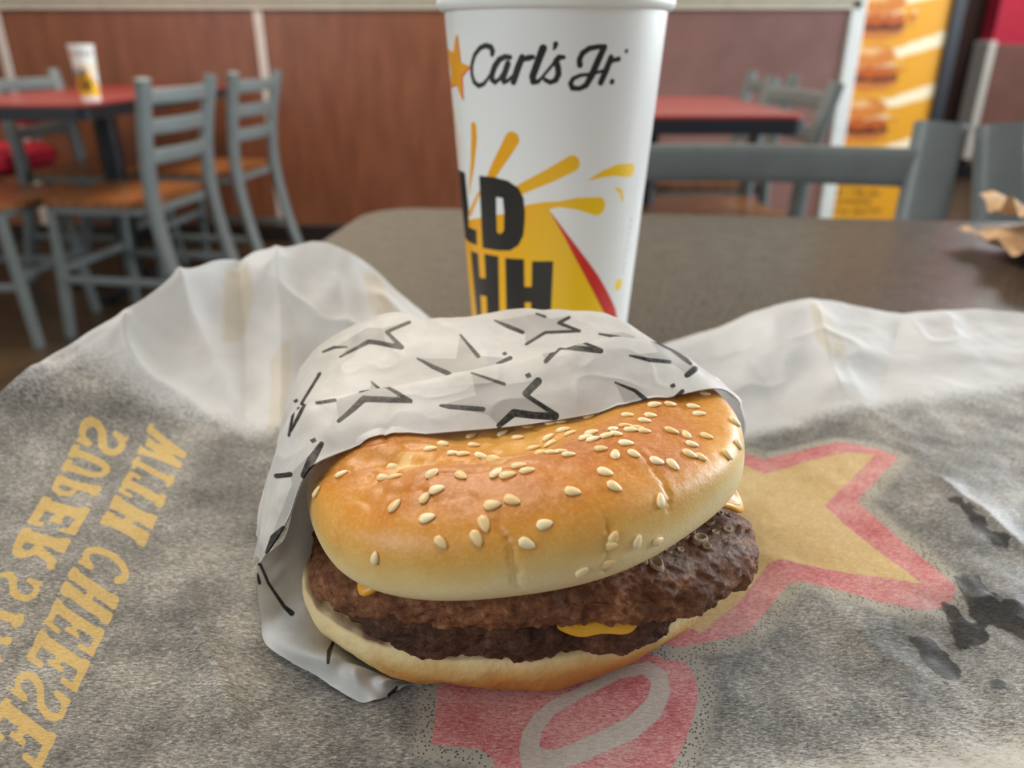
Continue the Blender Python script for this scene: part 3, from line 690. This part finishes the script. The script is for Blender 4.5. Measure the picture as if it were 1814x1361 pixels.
V[:, 2] -= top * .0048 * smooth(.018, .056, V[:, 0])
V = rotY(V, -math.radians(6.2)) + CRN_C - BO
Mb = Mat('baked_bun_crust')
bk = Mb.attr('bake'); c = Mb.ramp(bk, [(.08, S(234, 212, 160)), (.3, S(228, 194, 122)), (.55, S(214, 160, 70)), (.8, S(200, 134, 42)), (1.0, S(178, 102, 24))])
c = Mb.mix(Mb.rng(Mb.noise(900, 3), .45, .62, 0, .16), c, S(232, 190, 130))
c = Mb.mix(Mb.attr('torn'), c, S(232, 196, 130))
Mb.p(Base_Color=c, Roughness=Mb.rng(bk, .1, .6, .58, .46), Specular_IOR_Level=.35, Coat_Weight=Mb.rng(bk, .2, .55, .05, .40), Coat_Roughness=.07)
hb = Mb.math('ADD', Mb.math('MULTIPLY', Mb.noise(260, 5, .6), .7), Mb.math('MULTIPLY', Mb.noise(1300, 3), .3))
Mb.bump(hb, .27, .0010)
cn = Mb.n('ShaderNodeBump', {'Height': Mb.noise(420, 5, .65), 'Strength': .32, 'Distance': .0012}); Mb.t.links.new(cn.outputs[0], Mb.b.inputs['Coat Normal'])
crown = mesh_obj('top_bun', V, F, Mb.m, burger, True, {'bake': bake, 'torn': torn})
crownV = V + BO
crown_bvh = BVHTree.FromPolygons([Vector(v) for v in crownV], F.tolist())

# sesame seeds, each one a piece of the crown
seeds = [(333,627,60),(246,690,65),(208,768,80),(520,603,0),(483,640,-10),(526,637,45),(655,625,50),(695,520,0),(650,537,-10),(732,553,-5),(768,556,0),(797,491,60),(805,524,-15),(830,563,0),(876,574,-20),(908,482,50),(962,497,-20),(885,623,80),(926,631,5),(965,598,10),(995,615,25),(1019,535,5),(1045,551,0),(1077,520,-80),(1084,551,20),(1115,548,5),(1143,558,30),(1072,496,30),(1124,470,-5),(1150,482,0),(1225,480,15),(1205,497,5),(1232,503,10),(1280,490,20),(1303,467,80),(1312,484,5),(1345,455,30),(1365,470,0),(1386,463,15),(1413,474,10),(1414,437,10),(1435,418,20),(1353,417,15),(1450,379,-5),(1506,378,30),(1629,340,0),(1587,386,-25),(1609,412,-5),(1510,473,-40),(1561,486,80),(1583,521,-5),(1575,556,-45),(1615,567,-50),(1635,492,-60),(1348,517,5),(1376,555,-50),(1309,557,80),(1258,537,10),(1457,581,-5),(1514,594,-65),(1709,557,-70),(1737,440,-70),(1748,520,-80),(1273,620,-25),(1305,671,-35),(1157,689,-10),(1470,720,80),(941,720,-30),(872,737,5),(759,633,-65),(674,682,10),(630,712,70),(524,740,80),(640,783,10),(842,804,-70),(815,855,-60),(688,870,-40),(1057,805,15),(994,873,-25),(1303,850,65),(1292,880,20),(1387,865,80),(1460,863,0),(454,924,70),(1283,943,30),(1190,972,40),(1080,445,-5),(1115,440,10),(1000,455,5),(1215,420,10)]
ns_, nr_ = 9, 12
Vs = []
for i in range(ns_):
    u_ = -1 + 2 * i / (ns_ - 1)
    w_ = math.sqrt(max(0, 1 - u_ * u_)) * (1 - .30 * u_) * 0.98
    for k in range(nr_):
        a = 2 * math.pi * k / nr_; Vs.append((u_ * .00185, w_ * .00112 * math.cos(a), w_ * .00062 * math.sin(a)))
Fs = grid_faces(ns_, nr_, True)
Msd = Mat('sesame_seed_husk'); oi = Msd.n('ShaderNodeObjectInfo')
Msd.p(Base_Color=Msd.mix(oi.outputs['Random'], S(242, 226, 186), S(224, 192, 132)), Roughness=.38, Subsurface_Weight=.2, Subsurface_Radius=(.002, .0012, .0006), Subsurface_Scale=1.0)
seed_me = None
for (sx, sy, sa) in seeds:
    px, py = 440 + sx / 2.0156, 530 + sy / 2.0156
    d = Vector(ray(px, py)); h, nrm, idx, dist = crown_bvh.ray_cast(Vector((0, 0, CH)), d)
    if h is None: continue
    a = math.radians(sa); img = Vector((math.cos(a), math.sin(a) * sp, math.sin(a) * cp))
    if nrm.dot(d) > 0: nrm = -nrm
    t = (img - nrm * img.dot(nrm)).normalized(); bt = nrm.cross(t)
    k = random.uniform(.92, 1.12)
    if seed_me is None:
        so_ = mesh_obj('sesame_seed', Vs, Fs, Msd.m, crown, True); seed_me = so_
    else:
        so_ = seed_me.copy(); COL.objects.link(so_); so_.parent = crown
    loc = Vector(h) + nrm * .00030 - Vector(BO)
    so_.matrix_local = Matrix(((t.x * k, bt.x * k, nrm.x * k, loc.x), (t.y * k, bt.y * k, nrm.y * k, loc.y), (t.z * k, bt.z * k, nrm.z * k, loc.z), (0, 0, 0, 1)))

# patties
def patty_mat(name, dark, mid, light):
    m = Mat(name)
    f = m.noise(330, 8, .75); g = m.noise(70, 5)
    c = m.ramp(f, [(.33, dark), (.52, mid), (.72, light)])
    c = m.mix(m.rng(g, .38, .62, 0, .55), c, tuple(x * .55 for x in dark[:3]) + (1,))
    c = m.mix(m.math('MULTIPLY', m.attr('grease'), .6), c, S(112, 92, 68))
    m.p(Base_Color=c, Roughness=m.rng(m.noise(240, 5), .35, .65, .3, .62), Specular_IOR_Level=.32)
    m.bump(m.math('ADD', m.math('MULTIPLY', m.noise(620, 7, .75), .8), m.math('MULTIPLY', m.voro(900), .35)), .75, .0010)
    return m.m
pprof = lambda t: [(0, 0), (.6, 0), (.9, .0004), (.975, t * .16), (1.0, t * .45), (.985, t * .72), (.93, t * .93), (.82, t), (.5, t * .98), (0, t)]
def patty(name, C, R, t, radial, seed, mat, droop, tiltx=0, tilty=0, grease_f=None):
    V, F, s, th, rr = slab(R, pprof(t), 520, radial)
    outer = smooth(.55, .95, rr)
    dirv = np.stack([np.cos(th), np.sin(th), np.zeros(len(th))], 1)
    lump = .0009 * fbm(V, 80, 2, seed) + .00055 * fbm(V, 260, 3, seed + 5) + .00042 * fbm(V, 640, 2, seed + 9)
    side = np.exp(-((s - .5) / .16) ** 2)
    V += dirv * (outer * (lump * 1.25 + .0011 * fbm(V * [1, 1, .4], 55, 2, seed + 31)))[:, None]
    V[:, 2] += np.where(s > .5, 1, -1) * outer * (1 - side * .6) * (lump * .7)
    g = np.zeros(len(V))
    if grease_f is not None:
        q = np.abs(vnoise(V, 260, seed + 77)); ring = np.exp(-((q - .35) / .12) ** 2)
        g = grease_f(V, s) ; V[:, 2] += g * .0003 * ring + g * .0003 * fbm(V, 320, 2, seed + 3)
    V[:, 2] += droop(V, th, rr)
    V = rotX(rotY(V, tilty), tiltx) + np.array(C) - BO
    return mesh_obj(name, V, F, mat, burger, True, {'grease': np.clip(g, 0, 1)})
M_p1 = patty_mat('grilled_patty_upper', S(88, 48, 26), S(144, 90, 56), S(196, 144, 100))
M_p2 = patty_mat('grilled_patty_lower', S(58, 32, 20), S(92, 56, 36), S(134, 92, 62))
def ell(th, a, b, c): return 1 / np.sqrt((np.cos(th) / a) ** 2 + (np.sin(th) / np.where(np.sin(th) < 0, b, c)) ** 2)
def r_up(th): return ell(th, .0615, .0500, .056) * (1 + .085 * bump_at(th, -.40, .17) - .07 * bump_at(th, .28, .28) + .02 * bump_at(th, -1.9, .4) + .085 * bump_at(th, -2.75, .40) + .008 * np.sin(7 * th))
def r_lo(th): return ell(th, .0540, .0470, .050) * (1 + .03 * bump_at(th, -.75, .25) - .02 * bump_at(th, -1.2, .2) + .03 * bump_at(th, -1.55, .15) + .11 * bump_at(th, -2.55, .45) + .012 * np.sin(6 * th + 1) + .01 * np.sin(11 * th))
gre = lambda V, s: smooth(.60, .68, s) * smooth(.012, .03, V[:, 0]) * smooth(-.06, -.05, V[:, 1]) * smooth(-.25, .1, fbm(V, 90, 2, 55)) * .85
upper = patty('patty', (.0060, .1900, .0305), .061, .0138, r_up, 101, M_p1, lambda V, th, rr: -rr ** 2 * np.abs(np.cos(th)) ** 1.5 * np.where(np.cos(th) > 0, .0095, .0122), grease_f=gre)
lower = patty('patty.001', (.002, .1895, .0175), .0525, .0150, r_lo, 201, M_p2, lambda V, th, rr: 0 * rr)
lower['label'] = 'darker lower patty'
up_bvh = BVHTree.FromPolygons([v.co + Vector(BO) for v in upper.data.vertices], [tuple(p.vertices) for p in upper.data.polygons])
Mfb = Mat('pale_fat_bubble'); Mfb.p(Base_Color=Mfb.mix(Mfb.rng(Mfb.noise(700, 4), .35, .65), S(158, 134, 104), S(198, 176, 146)), Roughness=.4); Mfb.bump(Mfb.noise(900, 4), .4, .0006)
fb = None
for (fx_, fy_, fr) in [(640,340,40),(700,292,24),(740,385,34),(580,440,58),(415,452,40),(400,512,26),(330,580,66),(150,590,42),(495,425,34),(255,560,36),(95,602,30),(668,400,30),(540,395,28),(620,480,30),(470,500,26),(745,300,22)]:
    d = Vector(ray(1060 + fx_ / 3.24, 820 + fy_ / 3.24)); h, nrm, ix, ds = up_bvh.ray_cast(Vector((0, 0, CH)), d)
    if h is None: continue
    nrm = (nrm if nrm.dot(d) < 0 else -nrm); nrm = (nrm + Vector((0, 0, .8))).normalized()
    if fb is None:
        pr_ = catmull([(.02, .30), (.3, .22), (.5, .42), (.72, .62), (.92, .45), (1.05, -.3)], 12); V_ = []
        for r_, z_ in pr_:
            for k in range(20):
                a_ = 2 * math.pi * k / 20; q_ = 1 + .10 * math.sin(2 * a_ + 1) + .06 * math.sin(3 * a_)
                V_.append((r_ * q_ * math.cos(a_), r_ * q_ * math.sin(a_), z_))
        o_ = fb = mesh_obj('fat_bubble', V_, grid_faces(12, 20, True)[:, ::-1], Mfb.m, upper, True)
    else:
        o_ = fb.copy(); COL.objects.link(o_); o_.parent = upper
    rad_ = fr / 3.24 / FPX * (h - Vector((0, 0, CH))).length * .82
    t = nrm.cross(Vector((math.cos(fx_), math.sin(fx_), .1))).normalized(); bt = nrm.cross(t); loc = h - Vector(BO)
    o_.matrix_local = Matrix(((t.x * rad_, bt.x * rad_ * .85, nrm.x * rad_ * .7, loc.x), (t.y * rad_, bt.y * rad_ * .85, nrm.y * rad_ * .7, loc.y), (t.z * rad_, bt.z * rad_ * .85, nrm.z * rad_ * .7, loc.z), (0, 0, 0, 1)))

# cheese
Mch = Mat('melted_yellow_cheese')
Mch.p(Base_Color=Mch.mix(Mch.noise(120, 3), S(214, 150, 26), S(228, 174, 44)), Roughness=.36, Subsurface_Weight=.2, Subsurface_Radius=(.004, .002, .0005), Subsurface_Scale=1.0)
Mch.bump(Mch.noise(150, 3), .15, .0006)
def cheese(name, C, base, tongues, t, tilty=0):
    def rad(th):
        r = ell(th, base, base * .93, base) * (1 + .02 * np.sin(5 * th))
        for a, w, ext, dr in tongues: r = r + ext * bump_at(th, a, w)
        return r
    V, F, s, th, rr = slab(base, [(0, 0), (.7, 0), (.94, 0), (.985, t * .2), (1, t * .5), (.985, t * .85), (.94, t), (.6, t), (0, t)], 300, rad)
    for a, w, ext, dr in tongues:
        R_ = np.hypot(V[:, 0], V[:, 1]); V[:, 2] -= dr * bump_at(th, a, w * 1.1) * smooth(base * .9, base + ext, R_)
    V[:, 2] += .0005 * fbm(V, 120, 2, 7)
    V = rotY(V, tilty) + np.array(C) - BO
    return mesh_obj(name, V, F, Mch.m, burger, True)
cheese('cheese_slice', (.005, .190, .0435), .0510, [(-2.34, .12, .0098, .0060), (-.20, .17, .0090, .0095)], .0032, -math.radians(4))
cheese('cheese_slice.001', (.004, .190, .0285), .0455, [(-1.32, .20, .0062, .0035), (-1.05, .14, .0062, .0030)], .0040)

# heel
hprof = [(0, 0), (.5, 0), (.78, .0006), (.92, .0035), (.985, .0085), (1.0, .0125), (.985, .0158), (.95, .0172), (.8, .0175), (0, .0175)]
def r_he(th): return ell(th, .0600, .0450, .052) * (1 + .012 * np.sin(3 * th + 1) + .035 * bump_at(th, -2.35, .3) - .02 * bump_at(th, -1.9, .18) + .008 * np.sin(9 * th))
V, F, s, th, rr = slab(.056, hprof, 420, r_he)
V[:, :2] *= (1 + (.016 * fbm(V, 70, 3, 301) + .03 * fbm(V, 38, 2, 305) * bump_at(th, -2.4, .5)) * smooth(.8, 1, rr))[:, None]
V[:, 2] += .0011 * fbm(V, 75, 4, 303) * smooth(.3, 1, rr)
V[:, 2] += .0010 * bump_at(th, -2.7, .55) * smooth(.6, 1, rr) * smooth(.3, .6, s)
hbake = (1 - .75 * bump_at(th, -2.55, .38)) * smooth(.0165, .0050, V[:, 2] + .0016 * fbm(V, 60, 2, 311)) * .62 + .08 * fbm(V, 110, 3, 313) + .06 + .25 * smooth(.0025, .0, V[:, 2]) * 0
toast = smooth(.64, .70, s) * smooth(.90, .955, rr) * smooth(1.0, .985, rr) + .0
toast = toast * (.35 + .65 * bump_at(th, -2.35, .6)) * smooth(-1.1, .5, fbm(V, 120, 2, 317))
V = V + np.array([-.002, .1885, .0030]) - BO
Mh = Mat('soft_bun_crumb'); bk = Mh.attr('bake')
c = Mh.ramp(bk, [(.1, S(228, 204, 152)), (.3, S(216, 176, 112)), (.5, S(200, 142, 72)), (.75, S(178, 108, 44))])
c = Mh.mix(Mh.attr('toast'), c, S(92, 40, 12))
Mh.p(Base_Color=c, Roughness=.6, Subsurface_Weight=.12, Subsurface_Radius=(.004, .002, .001), Subsurface_Scale=1.0)
Mh.bump(Mh.math('ADD', Mh.noise(330, 5, .6), Mh.math('MULTIPLY', Mh.voro(520), .5)), .4, .0009)
mesh_obj('bottom_bun', V, F, Mh.m, burger, True, {'bake': hbake, 'toast': np.clip(toast, 0, 1)})

# ------------------------------------------------------------------ white inner wrapper with star print
wrap = empty('burger_wrapper', (BO[0], BO[1], TZ))
tag(wrap, 'white paper sleeve with grey star print folded over the back of the burger', 'wrapper')
Y = at_y
X = lambda *a: np.array(a, float)
cols = [  # mouth, band middle, fold, between, crest, back, back foot
 [Y(457,1000,.172), Y(452,990,.178), Y(452,985,.186), Y(455,1000,.196), X(-.066,.215,.018), X(-.058,.24,.012), X(-.05,.255,.003)],
 [Y(475,980,.158), Y(464,950,.166), Y(460,920,.176), Y(463,930,.192), X(-.068,.215,.030), X(-.060,.245,.020), X(-.05,.262,.003)],
 [Y(512,920,.160), Y(492,880,.167), Y(476,862,.178), Y(474,870,.196), X(-.068,.22,.040), X(-.06,.25,.028), X(-.048,.268,.003)],
 [Y(545,838,.165), Y(523,808,.173), Y(505,775,.184), Y(500,775,.202), Y(503,780,.222), X(-.058,.258,.032), X(-.046,.274,.003)],
 [Y(595,806,.172), Y(565,765,.178), Y(540,728,.188), Y(523,705,.206), Y(525,705,.230), X(-.052,.262,.040), X(-.042,.278,.003)],
 [Y(690,778,.178), Y(655,738,.184), Y(625,702,.193), Y(578,655,.212), Y(550,635,.238), X(-.046,.264,.045), X(-.036,.282,.003)],
 [Y(800,766,.181), Y(765,724,.187), Y(730,682,.197), Y(660,628,.217), Y(602,588,.243), X(-.036,.268,.045), X(-.03,.285,.003)],
 [Y(900,757,.182), Y(868,708,.188), Y(835,660,.199), Y(765,602,.220), Y(700,560,.245), X(-.02,.272,.045), X(-.018,.288,.003)],
 [Y(1000,743,.184), Y(970,690,.190), Y(945,637,.201), Y(880,595,.222), Y(795,570,.243), X(-.004,.274,.045), X(-.004,.29,.003)],
 [Y(1090,726,.187), Y(1064,672,.193), Y(1040,616,.204), Y(990,585,.223), Y(900,556,.246), X(.012,.274,.045), X(.012,.29,.003)],
 [Y(1180,706,.191), Y(1148,656,.198), Y(1105,606,.208), Y(1062,580,.224), Y(1000,554,.246), X(.026,.272,.045), X(.024,.288,.003)],
 [Y(1259,690,.197), Y(1226,650,.205), Y(1180,619,.214), Y(1140,596,.226), Y(1085,563,.244), X(.04,.268,.042), X(.036,.282,.003)],
 [Y(1295,700,.201), Y(1278,684,.212), Y(1245,660,.222), Y(1210,637,.232), Y(1150,605,.243), X(.05,.262,.038), X(.045,.275,.003)],
 [Y(1314,728,.203), Y(1306,712,.214), Y(1285,690,.226), Y(1260,672,.236), Y(1220,650,.245), X(.056,.258,.032), X(.05,.27,.003)],
 [Y(1316,775,.205), Y(1314,770,.215), Y(1300,765,.226), Y(1290,755,.236), X(.062,.248,.036), X(.058,.256,.022), X(.052,.265,.003)],
 [X(.0655,.212,.030), X(.067,.220,.028), X(.067,.228,.025), X(.065,.236,.022), X(.062,.245,.018), X(.058,.252,.012), X(.052,.26,.003)],
]
nu, nv = 360, 200
Gc = catmull(np.array(cols), nu)                       # (nu, 7, 3)
Gw = np.transpose(catmull(np.transpose(Gc, (1, 0, 2)), nv), (1, 0, 2))   # (nu, nv, 3)
uu, vv = np.meshgrid(np.linspace(0, 1, nu), np.linspace(0, 1, nv), indexing='ij')
Gf = Gw.reshape(-1, 3)
du = np.gradient(Gw, axis=0); dv = np.gradient(Gw, axis=1); Nn = np.cross(du, dv); Nn /= np.linalg.norm(Nn, axis=2)[..., None] + 1e-12
if Nn[nu // 2, 40, 2] < 0: Nn = -Nn
ufl, vfl = uu.ravel(), vv.ravel()
off = .0008 * fbm(Gf, 45, 3, 401) * smooth(0, .12, vfl) + .0004 * (np.maximum(1 - np.abs(fbm(Gf, 70, 2, 411)) * 1.2, 0) ** 4 - .2) * smooth(0, .1, vfl)
off = off + .0022 * np.exp(-((ufl - .50) / .012) ** 2) * smooth(.45, .75, vfl) * -1
Gf = Gf + Nn.reshape(-1, 3) * off[:, None]
# keep the paper outside the crown
for it in range(2):
    for i in np.nonzero((vfl < .7))[0]:
        p = Gf[i]
        if (p[0] - CRN_C[0]) ** 2 + (p[1] - CRN_C[1]) ** 2 < (CR * 1.02) ** 2 and p[2] > .055:
            h = crown_bvh.ray_cast(Vector((p[0], p[1], .2)), Vector((0, 0, -1)))[0]
            if h is not None and p[2] < h.z + .0007: Gf[i, 2] = h.z + .0007
    break
Fw = grid_faces(nu, nv)
PX = project(Gf)
all_bvh = BVHTree.FromPolygons([Vector(v) for v in Gf], Fw.tolist())
vis = np.zeros(len(Gf), bool)
for i in range(len(Gf)):
    d = Vector(Gf[i]) - Vector((0, 0, CH)); L = d.length
    h = all_bvh.ray_cast(Vector((0, 0, CH)), d)
    vis[i] = h[0] is None or h[3] > L - .004
q4 = lambda pts: cp_(pts, 440, 540, 3.943)
q5 = lambda pts: cp_(pts, 860, 540, 3.779)
q6 = lambda pts: cp_(pts, 440, 740, 3.779)
q7 = lambda pts: cp_(pts, 440, 960, 4.537)
ink_lines = [q4(x) for x in [
 [(520,330,5),(600,298,8),(690,296,4)], [(640,365,5),(840,258,14),(900,265,14),(1065,298,15)], [(1075,298,12),(965,190,10),(1125,122,10)],
 [(1480,210,5),(1605,360,13)], [(1180,375,5),(1290,435,13),(1400,482,15)], [(1740,412,8),(1830,372,13)], [(1790,342,17)],
 [(860,540,5),(915,590,9)], [(485,712,8),(610,692,9)], [(780,636,5),(845,616,4)], [(632,820,12),(810,678,18),(850,678,16),(1125,680,14)], [(1135,684,12),(945,588,8)],
 [(1565,500,4),(1790,565,9)], [(1340,710,6),(1400,718,14),(1640,735,15)],
 [(500,480,8),(370,692,8),(410,716,9),(310,895,6)], [(332,672,17)], [(350,720,6),(300,925,5)], [(486,486,10)]]]
ink_lines += [q5(x) for x in [
 [(288,485,20)], [(352,520,24),(272,600,22)], [(270,610,12),(475,742,14)], [(92,812,16),(190,727,24),(330,745,22),(465,752,24)],
 [(60,105,4),(150,145,12),(250,185,11)], [(340,60,5),(400,80,7)], [(560,85,9),(490,122,9),(630,176,8)], [(630,176,8),(400,186,8),(272,265,7)],
 [(405,400,11),(500,306,17),(560,310,14),(770,325,14)], [(770,320,9),(660,280,5)], [(760,195,4),(870,215,9),(985,236,8)], [(1085,255,4),(1230,320,7),(1370,405,7)],
 [(960,350,4),(1100,378,11),(1230,390,10)], [(1345,478,16),(1395,440,20)], [(865,525,4),(1000,580,10),(1078,648,15)], [(1250,548,19)], [(1260,632,8),(1315,585,12)]]]
ink_lines += [q6(x) for x in [[(490,182,14),(425,290,27),(380,390,20)], [(438,160,20)], [(205,395,14),(288,385,15)], [(240,740,10),(180,805,22),(132,905,8)]]]
grey_polys = [q4(x) for x in [
 [(830,160),(930,165),(1110,120),(965,190),(1060,290),(850,250),(700,330),(640,365),(700,292),(600,300)],
 [(1480,210),(1600,355),(1814,375),(1700,440),(1400,480),(1180,375),(1450,378)],
 [(615,690),(840,620),(860,545),(915,590),(945,588),(1100,668),(800,665),(630,820)]]]
grey_polys += [[(837,667),(894,684),(956.6,675),(930,700),(987,736),(913,732),(884,756),(865,736),(780,720),(843,702)]]
grey_polys += [q5(x) for x in [
 [(270,75),(340,60),(440,95),(540,80),(490,125),(620,170),(400,180),(270,260),(265,180),(70,105)],
 [(370,335),(650,275),(760,320),(500,300),(410,400)], [(760,195),(930,185),(1010,215),(985,236)],
 [(960,350),(1150,330),(1080,255),(1380,410),(1400,430),(1340,470),(1260,410)], [(865,525),(1000,580),(1080,650),(925,660)]]]
grey_polys += [q6([(490,180),(375,400),(350,480),(240,740),(130,900),(200,700),(300,450),(290,380)])]
def mark(w):                                # a lone point is a small tilted square
    if len(w) > 1: return sd_stroke(PX, w) - .7
    x, y, r = w[0]; return sd_poly(PX, [(x - r * 1.2, y - r * .2), (x + r * .5, y - r), (x + r * 1.2, y + r * .3), (x - r * .4, y + r)])
dk = mini(*[mark(w) for w in ink_lines]); gk = mini(*[sd_poly(PX, w) for w in grey_polys])
dk = np.where(vis, dk, 30.0); gk = np.where(vis, gk, 30.0)
Mw = Mat('white_star_wrapper')
base = Mw.ramp(Mw.noise(55, 5, .6), [(.3, (.60, .585, .55, 1)), (.7, (.76, .755, .74, 1))])
base = Mw.mix(Mw.rng(Mw.noise(700, 4, .7), .3, .7, 0, .12), base, (.45, .44, .42, 1))
c = Mw.mix(Mw.math('MULTIPLY', Mw.ink('star_grey', 1.2), .45), base, S(140, 138, 134))
c = Mw.mix(Mw.ink('star_black', 1.2), c, Mw.mix(Mw.rng(Mw.noise(900, 3), .4, .65), S(30, 30, 29), S(66, 65, 63)))
Mw.bump(Mw.math('ADD', Mw.noise(160, 4), Mw.math('MULTIPLY', Mw.noise(800, 3), .3)), .18, .0007)
paper_tail(Mw, c, .45, .25)
vb = int(.338 * (nv - 1)) + 1                                  # the mouth edge is folded back as a second, narrow layer on top
sub = (np.arange(nu)[14:int(nu * .86), None] * nv + np.arange(vb)[None, :])
lift = .0004 + .0008 * smooth(.6, 1, np.linspace(0, 1, vb)) + 0 * sub
Nf = Nn.reshape(-1, 3)
Gb = Gf[sub.ravel()] + Nf[sub.ravel()] * lift.ravel()[:, None]
mesh_obj('folded_edge', Gb - BO, grid_faces(sub.shape[0], vb), Mw.m, wrap, True, {'star_black': dk[sub.ravel()], 'star_grey': gk[sub.ravel()]})
mesh_obj('upper_layer', Gf - BO, Fw, Mw.m, wrap, True, {'star_black': dk, 'star_grey': gk})

outer = [Y(476,980,.160), Y(456,1000,.171), Y(456,1040,.170), Y(462,1095,.168), at_z(470,1140,.006), at_z(515,1172,.005), at_z(560,1200,.0045), at_z(600,1225,.004), at_z(640,1244,.003), at_z(665,1240,.0045), at_z(690,1234,.003), at_z(722,1216,.0035), at_z(755,1225,.002), at_z(800,1235,.001)]
midr = [Y(512,935,.172), Y(490,1010,.178), Y(492,1040,.176), Y(500,1080,.172), at_z(520,1115,.010), at_z(552,1150,.011), at_z(585,1165,.011), at_z(610,1175,.009), at_z(632,1185,.010), at_z(660,1195,.007), at_z(685,1205,.008), at_z(715,1205,.003), at_z(765,1212,.0025), at_z(810,1220,.001)]
inn = [X(-.0605,.195,.050), X(-.057,.19,.034), X(-.057,.188,.026), X(-.056,.186,.018), X(-.05,.180,.010), X(-.044,.172,.006), X(-.04,.166,.004), X(-.036,.162,.0035), X(-.03,.16,.003), X(-.026,.158,.003), X(-.022,.157,.003), X(-.016,.157,.002), X(-.01,.156,.0018), X(0,.156,.001)]
deep = [X(-.058,.215,.045), X(-.055,.215,.03), X(-.054,.21,.02), X(-.05,.205,.012)] + [X(-.02 + .002 * k, .2, .0022) for k in range(10)]
Gl = catmull(np.array([outer, midr, inn, deep]), 90); Gl = np.transpose(catmull(np.transpose(Gl, (1, 0, 2)), 220), (1, 0, 2)).reshape(-1, 3)
Gl[:, 2] += .0005 * fbm(Gl, 80, 3, 431) + .0003 * np.maximum(1 - np.abs(fbm(Gl, 60, 2, 437)) * 2, 0)
Gl[:, 2] = np.maximum(Gl[:, 2], .0012)
PL = project(Gl)
dl = mini(*[sd_stroke(PL, w) for w in [q6([(50,975,8),(82,985,10),(135,1110,10),(240,1265,13),(290,1310,20)]), q6([(62,1050,8),(75,1108,12)]),
    q7([(695,780,10),(650,880,19),(640,975,12)]), q7([(1195,1165,8),(1150,1240,34)]), q7([(1290,1210,10),(1400,1212,14)])]])
mesh_obj('lower_layer', Gl - BO, grid_faces(90, 220), Mw.m, wrap, True, {'star_black': dl, 'star_grey': np.full(len(Gl), 30.0)})

# ------------------------------------------------------------------ crumpled kraft napkin at the right edge
nk = empty('kraft_napkin', (.492, .60, TZ))
Mk = Mat('brown_kraft_paper'); Mk.p(Base_Color=Mk.ramp(Mk.noise(90, 5), [(.3, S(182, 146, 108)), (.7, S(212, 178, 140))]), Roughness=.75); Mk.bump(Mk.noise(300, 4), .3, .001)
for lay, (z0, a0, sc_) in enumerate(((.004, .2, 1.0), (.020, -.15, .92))):
    u_, v_ = np.meshgrid(np.linspace(-1, 1, 70), np.linspace(-1, 1, 60), indexing='ij')
    Pn = np.stack([u_.ravel() * .105 * sc_, v_.ravel() * .075 * sc_, np.zeros(u_.size)], 1)
    zz = z0 + .010 * np.maximum(0, 1 - np.abs(fbm(Pn, 16, 2, 500 + lay)) * 1.3) + .004 * fbm(Pn, 50, 3, 510 + lay) + .012 * smooth(.4, 1, -u_.ravel()) * (1 if lay else .2)
    Pn[:, 0] += .008 * fbm(Pn, 20, 2, 520 + lay); Pn[:, 1] += .008 * fbm(Pn, 20, 2, 530 + lay)
    Pn[:, 2] = np.maximum(zz, .0015)
    c_, s_ = math.cos(a0), math.sin(a0)
    Pn = np.stack([Pn[:, 0] * c_ - Pn[:, 1] * s_, Pn[:, 0] * s_ + Pn[:, 1] * c_, Pn[:, 2]], 1)
    mesh_obj('napkin_layer', Pn, grid_faces(70, 60), Mk.m, nk, True)
tag(nk, 'crumpled brown kraft napkin at the right edge of the dark table', 'napkin')
